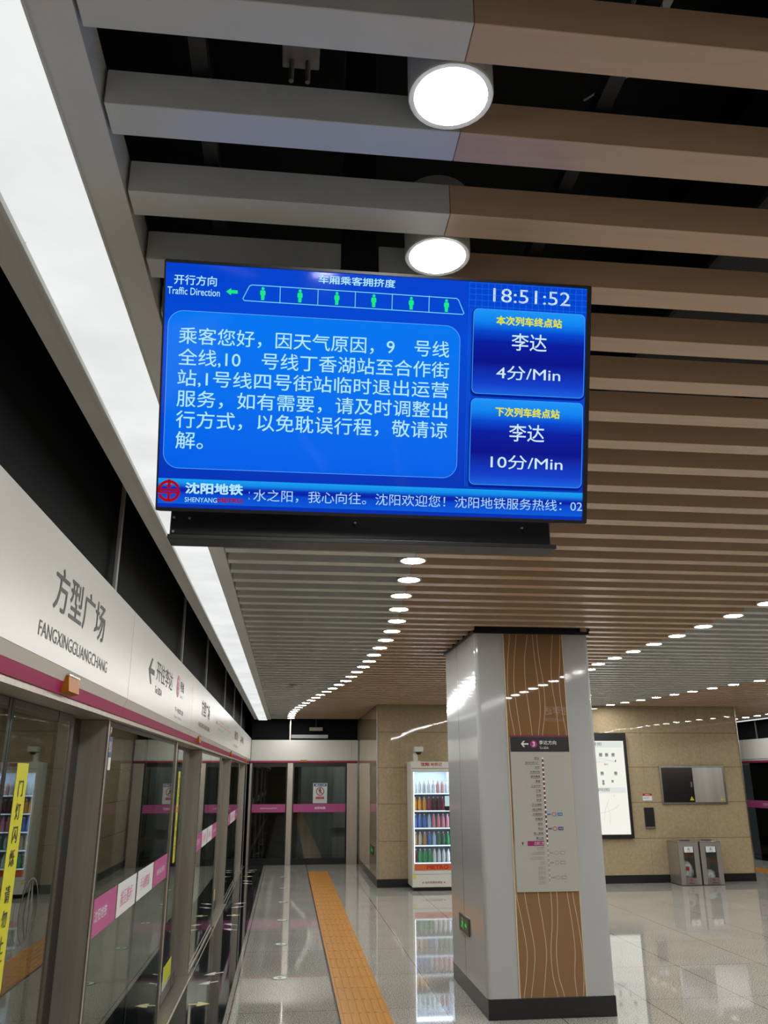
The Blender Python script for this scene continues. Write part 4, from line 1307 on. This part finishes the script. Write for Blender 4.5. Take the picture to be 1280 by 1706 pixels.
MB().box(VX0 + .02, VX1 - .02, VY0 + .06, VY1 - .02, 0, .06).build('plinth', m_base, vm)
MB().frect(frame((0, VY0 + .011, 0), (1, 0, 0), (0, 0, 1)), 2.10, 2.72, .31, .40, 0, .0006).build('orange_strip', m_orange, vm)
text('METRO', m_red, frame((0, VY0 + .011, 0), (1, 0, 0), (0, 0, 1)), 2.30, 2.66, .325, .385, .001, vm, bold=.04)
tbm = MB().box(2.608, 2.70, VY0 - .03, VY0 - .002, 1.25, 1.455, .004).build('touch_tablet', m_blackframe, vm)
MB().box(2.614, 2.694, VY0 - .032, VY0 - .03, 1.285, 1.445).build('tablet_screen', m_tabscreen, tbm)
MB().box(2.62, 2.69, VY0 - .02, VY0 - .002, 1.215, 1.25, .004).build('reader', m_blackframe, tbm)
shz = [1.475, 1.205, .938, .672, .41]
for z in shz:
    sh = MB().box(2.094, 2.726, VY0 + .05, VY1 - .05, z, z + .012).build('shelf', m_interior, vm)
    MB().box(2.096, 2.724, VY0 + .035, VY0 + .05, z - .006, z + .012, .002).build('light_strip', m_coolstrip, sh)
MB().box(2.12, 2.70, VY0 + .05, VY0 + .30, 1.845, 1.858).build('interior_lamp', emis('fridge_lamp', (0.72, 0.84, 1.0), 9.0), vm)
MB().box(2.10, 2.108, VY0 + .03, VY0 + .045, .42, 1.84).box(2.712, 2.72, VY0 + .03, VY0 + .045, .42, 1.84).build('side_light', emis('fridge_side_light', (0.72, 0.84, 1.0), 8.0), vm)

bcol = {'clear': (0.62, 0.68, 0.66), 'milk': (0.72, 0.72, 0.70), 'pinkpale': (0.75, 0.40, 0.36), 'orange': (0.75, 0.32, 0.03), 'cola': (0.10, 0.02, 0.02), 'berry': (0.35, 0.05, 0.10), 'blue': (0.10, 0.20, 0.55),
        'water': (0.45, 0.60, 0.85), 'pink': (0.75, 0.30, 0.38), 'tea': (0.40, 0.24, 0.10), 'green': (0.03, 0.33, 0.10), 'dkgreen': (0.06, 0.20, 0.12), 'white': (0.75, 0.78, 0.80), 'can': (0.55, 0.42, 0.30)}
bm_ = {k_: mat('drink_' + k_, c_, 0.15, spec=0.5) for k_, c_ in bcol.items()}
cap_m = mat('bottle_cap', (0.70, 0.70, 0.72), 0.4)
lay = [(0, ['clear', 'milk', 'clear', 'white', 'white', 'pinkpale', 'pinkpale', 'white'], .20), (1, ['orange', 'orange', 'orange', 'berry', 'cola', 'cola', 'berry', 'cola'], .21), (2, ['blue', 'blue', 'blue', 'water', 'pink', 'pink', 'pink', 'pink'], .21),
       (3, ['tea', 'can', 'tea', 'blue', 'water', 'dkgreen', 'dkgreen', 'green'], .20), (4, ['cola', 'green', 'green', 'green', 'white', 'white', 'white', 'white'], .20)]
desc = {'clear': 'clear bottle', 'milk': 'milky white bottle', 'pinkpale': 'pale pink bottle', 'orange': 'orange drink bottle', 'cola': 'dark brown drink bottle', 'berry': 'dark red drink bottle', 'blue': 'blue drink bottle', 'water': 'pale blue water bottle', 'pink': 'pink drink bottle', 'tea': 'brown tea bottle', 'green': 'green drink bottle', 'dkgreen': 'dark green drink bottle', 'white': 'white bottle', 'can': 'beige drink bottle'}
sn = ['top', 'second', 'third', 'fourth', 'bottom']
for si, ks, hb in lay:
    z = shz[si] + .0125
    for j, kk in enumerate(ks):
        x = 2.138 + j * .0772
        y = VY0 + .115
        r = .031
        t = thing('drink_bottle', (x, y, z), f'{desc[kk]} on the {sn[si]} vending shelf, {nth(j + 1)} from the left', 'bottle', 'drinks bottles in the vending machine')
        MB().lathe(x, y, [(r * .85, z), (r, z + .006), (r, z + hb * .30), (r * .92, z + hb * .36), (r, z + hb * .62), (r * .8, z + hb * .75), (r * .38, z + hb * .9), (r * .38, z + hb * .92)], 14).build('bottle_body', bm_[kk], t, smooth=True)
        MB().lathe(x, y, [(r * .45, z + hb * .92), (r * .45, z + hb)], 12).build('cap', cap_m, t)

t = thing('security_camera', (2.16, 14.35, 1.99), 'small white security camera on a post on top of the vending machine', 'camera')
MB().box(2.125, 2.20, 14.30, 14.36, 1.99, 2.13, .006).build('post', m_cabinet, t)
MB().box(2.10, 2.24, 14.28, 14.42, 1.9905, 2.0, .002).build('foot_plate', m_cabinet, t)
MB().box(2.135, 2.285, 14.22, 14.40, 2.15, 2.236, .012).build('camera_head', m_cabinet, t)
MB().lathe(2.215, 14.29, [(.0, 2.10), (.03, 2.108), (.048, 2.13), (.052, 2.152)], 18, cap=False).build('black_dome', m_blackframe, t, smooth=True)

# ------------------------------------------------------------------ right part of the stone wall
FW = frame((0, YW, 0), (1, 0, 0), (0, 0, 1))
# lit map box
lb = thing('map_lightbox', (5.35, YW - .04, .72), 'tall lit white map box with black frame, half hidden by the column', 'light box')
MB().fring(FW, rrect(4.70, 6.035, .722, 2.485), rrect(4.75, 5.985, .785, 2.35), 0, .07).build('black_frame', m_blackframe, lb)
pn = MB().frect(FW, 4.75, 5.985, .785, 2.35, 0, .05).build('lit_panel', m_lightbox, lb)
MB().frect(FW, 4.77, 5.96, 2.235, 2.335, .05, .051).build('title_band', m_lightgrey, pn)
MB().frect(FW, 4.77, 5.96, 1.465, 1.56, .05, .051).build('title_band', m_lightgrey, pn)
text('车站位置图', m_lbink, FW, 5.12, 5.58, 2.268, 2.325, .052, pn, bold=.01)
text('Station Location Map', m_lbline, FW, 5.12, 5.50, 2.243, 2.256, .052, pn)
text('轨道线网图', m_lbink, FW, 5.12, 5.66, 1.495, 1.55, .052, pn, bold=.01)
text('Rail Transit Network Map', m_lbline, FW, 5.12, 5.64, 1.474, 1.487, .052, pn)
ic = MB()
for (u, v, a) in ((5.55, 2.115, .03), (5.66, 2.115, .028), (5.78, 2.115, .028), (5.55, 1.80, .028), (5.80, 1.80, .028), (5.56, 1.665, .02), (5.56, 1.625, .02), (5.73, 1.665, .02)):
    ic.frect(FW, u - a, u + a, v - a * .9, v + a * .9, .05, .051, .004, seg=2)
    ic.frect(FW, u - a * 1.1, u + a * .9, v - a * 1.35, v - a * 1.1, .05, .051)
ic.build('map_icons', m_lbink, pn)
MB().fpoly(FW, [(5.80, 1.985), (5.81, 2.02), (5.83, 2.03), (5.82, 1.99)], .05, .051).build('north_mark', m_lbdark, pn)
text('出口', m_lbred, FW, 5.60, 5.67, 1.935, 1.965, .051, pn, bold=.04)
ml = MB()
for pts in ([(5.2, 1.99), (5.45, 2.03), (5.6, 2.045), (5.78, 2.0)], [(5.3, 1.97), (5.5, 2.0), (5.72, 2.01), (5.8, 1.99)], [(5.3, 1.95), (5.45, 1.98), (5.64, 1.985)], [(5.62, 0.95), (5.64, 1.10), (5.60, 1.25), (5.63, 1.36)], [(5.4, 1.12), (5.6, 1.16), (5.75, 1.22), (5.82, 1.28)], [(5.52, 1.02), (5.56, 1.2), (5.6, 1.3)], [(5.73, 1.40), (5.74, 1.44)]):
    ml.fline(FW, pts, .006, .05, .051)
ml.build('map_lines', m_lbline, pn)

t = thing('call_unit', (6.363, YW - .02, .9), 'small black wall call unit right of the lit map box', 'call unit')
MB().frect(FW, 6.278, 6.448, .905, 1.22, 0, .03, .006).build('black_face', m_blackframe, t)
MB().frect(FW, 6.276, 6.45, .88, .905, 0, .04, .003).build('pale_ledge', m_steel2, t)
t = thing('notice_plate', (6.36, YW - .005, 1.34), 'small white notice plate with red heading above the black call unit', 'notice')
MB().frect(FW, 6.276, 6.448, 1.335, 1.452, 0, .006).build('plate', m_whitefilm, t)
hd_ = MB().frect(FW, 6.276, 6.448, 1.415, 1.452, .006, .007).build('red_heading', m_red, t)
text('温馨提示', m_whiteprint, FW, 6.32, 6.405, 1.424, 1.444, .008, hd_)
text('如遇紧急情况\n请使用电话', m_inkgrey, FW, 6.29, 6.40, 1.36, 1.40, .007, t)

wc = thing('wall_cabinet', (7.23, YW - .03, 1.28), 'wide stainless steel two-door cabinet set in the stone wall', 'wall cabinet')
MB().fring(FW, rrect(6.625, 7.842, 1.272, 1.922), rrect(6.655, 7.812, 1.302, 1.892), 0, .03).build('frame', m_steel2, wc)
m_doorL = mat('dark_stainless', (0.20, 0.19, 0.18), 0.16, metal=0.95)
m_doorR = mat('brushed_stainless_door', (0.66, 0.65, 0.61), 0.36, metal=1.0, noise=0.15, nscale=2, aniso=(3, 3, 0.15))
for (a, b, mm) in ((6.657, 7.238, m_doorL), (7.243, 7.810, m_doorR)):
    d = MB().frect(FW, a, b, 1.304, 1.89, 0, .022, .002).build('door', mm, wc)
    if a < 7:
        MB().frect(FW, 7.185, 7.212, 1.56, 1.645, .022, .032, .003).build('latch', m_steel2, d)
    cxx = b - .055
    tri = MB().fpoly(FW, [(cxx - .04, 1.335), (cxx + .04, 1.335), (cxx, 1.405)], .022, .0235).build('warning_sticker', m_yellow, d)
    MB().fpoly(FW, [(cxx - .006, 1.345), (cxx + .012, 1.367), (cxx + .001, 1.367), (cxx + .008, 1.392), (cxx - .011, 1.365), (cxx, 1.365)], .0235, .0245).build('bolt_mark', m_ink, tri)

bins = (('left', 6.627, 6.985, 'steel recycling bin with a tied bag and red packet inside, left of the pair'), ('right', 7.015, 7.385, 'steel recycling bin with crumpled pale rubbish inside, right of the pair'))
m_binsteel = mat('bin_steel', (0.42, 0.40, 0.37), 0.35, metal=0.7)
for (nm, a, b, lab) in bins:
    t = thing('litter_bin', ((a + b) / 2, 14.46, 0), lab, 'litter bin', 'pair of recycling bins under the wall cabinet')
    FBn = frame((0, 14.24, 0), (1, 0, 0), (0, 0, 1))
    D = 14.66
    # body shell: four posts and sheets with a front window
    MB().box(a, a + .012, 14.242, D, .02, .672, .002).box(b - .012, b, 14.242, D, .02, .672, .002).box(a + .012, b - .012, D - .012, D - .001, .03, .671).box(a + .001, b - .001, 14.243, D - .001, .012, .0195).build('body_shell', m_binsteel, t)
    MB().fring(FBn, rrect(a, b, .01, .675), rrect(a + .085, b - .085, .12, .60), -.014, 0).build('front_frame', m_binsteel, t)
    MB().box(a - .004, b + .004, 14.235, D + .004, .675, .692, .003).build('lid', m_steel2, t)
    MB().lathe((a + b) / 2 + .03, 14.42, [(.09, .6925), (.09, .7), (.075, .7)], 20).build('ash_rim', m_blackframe, t)
    MB().box(a + .08, b - .08, 14.248, 14.252, .115, .605).build('window', m_glassclear, t)
    dp = MB().frect(FBn, a + .078, b - .078, .012, .118, 0, .002).build('lower_plate', m_stainless, t)
    metro_logo(MB(), FBn, (a + b) / 2, .083, .022, .002, .003).build('round_emblem', m_red, dp)
    text('沈阳地铁', m_ink, FBn, (a + b) / 2 - .045, (a + b) / 2 + .045, .03, .046, .003, dp, bold=.03)
    rl = MB().frect(FBn, a + .10, b - .10, .515, .605, 0, .002).build('recycle_label', m_whitefilm, t)
    cx = (a + b) / 2; cz = .57
    P = [(cx + .028 * math.cos(math.radians(90 + 120 * i)), cz - .004 + .028 * math.sin(math.radians(90 + 120 * i))) for i in range(3)]
    Q = [(cx + .015 * math.cos(math.radians(90 + 120 * i)), cz - .004 + .015 * math.sin(math.radians(90 + 120 * i))) for i in range(3)]
    MB().fring(FBn, P, Q, .002, .003).build('recycle_mark', m_ink, rl)
    text('可回收物' if nm == 'left' else '其他垃圾', m_ink, FBn, cx - .035, cx + .035, .522, .534, .003, rl)
    bg = bmesh.new()
    bmesh.ops.create_icosphere(bg, subdivisions=4, radius=1)
    rnd = random.Random(3 if nm == 'left' else 9)
    from mathutils import noise as mnoise
    hz = .17 if nm == 'left' else .10
    for v in bg.verts:
        k_ = 1 + .22 * mnoise.noise(v.co * 2.6 + Vector((3 if nm == 'left' else 11, 0, 0))) + .08 * mnoise.noise(v.co * 7)
        v.co = Vector((cx + v.co.x * .125 * k_, 14.44 + v.co.y * .15 * k_, .04 + hz + v.co.z * hz * min(1.0, k_)))
        v.co.z = max(.035, v.co.z)
    me = bpy.data.meshes.new('rubbish_bag'); bg.to_mesh(me); bg.free()
    for p_ in me.polygons: p_.use_smooth = True
    o = link_mesh('rubbish_bag', me, m_bag, None, loc=(cx, 14.44, .035))
    tag(o, 'pale tied rubbish bag inside the left recycling bin' if nm == 'left' else 'crumpled pale rubbish inside the right recycling bin', 'rubbish bag')
    if nm == 'left':
        o = MB().box(cx - .06, cx - .005, 14.262, 14.285, .235, .295, .006).build('red_packet', m_red, None, loc=(cx - .03, 14.27, .235))
        tag(o, 'red packet pressed against the window of the left recycling bin', 'packet')

# ------------------------------------------------------------------ hanging direction sign that the brown panel mirrors
sg = thing('direction_sign', (4.9, 0.45, 2.74), 'lit hanging direction sign behind the viewer, mirrored in the brown column panel', 'sign')
MB().box(3.9, 5.6, .38, .5, 2.56, 2.90, .004).build('sign_case', m_boardblack, sg)
FS = frame((0, .5, 0), (-1, 0, 0), (0, 0, 1))
m_sgtext = emis('sign_lit_text', (0.9, 0.92, 0.95), 1.6)
text('开往李达', m_sgtext, FS, -4.70, -4.13, 2.70, 2.84, .002, sg, bold=.01)
text('To LIDA', m_sgtext, FS, -4.47, -4.13, 2.60, 2.65, .002, sg)
MB().fdisc(FS, -5.1, 2.73, .08, 0, .002, 28).build('line_badge', emis('sign_pink', lin(200, 60, 130), 1.0), sg)
for x in (4.1, 5.4):
    MB().tube((x, .44, 2.90), (x, .44, 4.15), .012).build('hanging_rod', m_darksteel, sg)
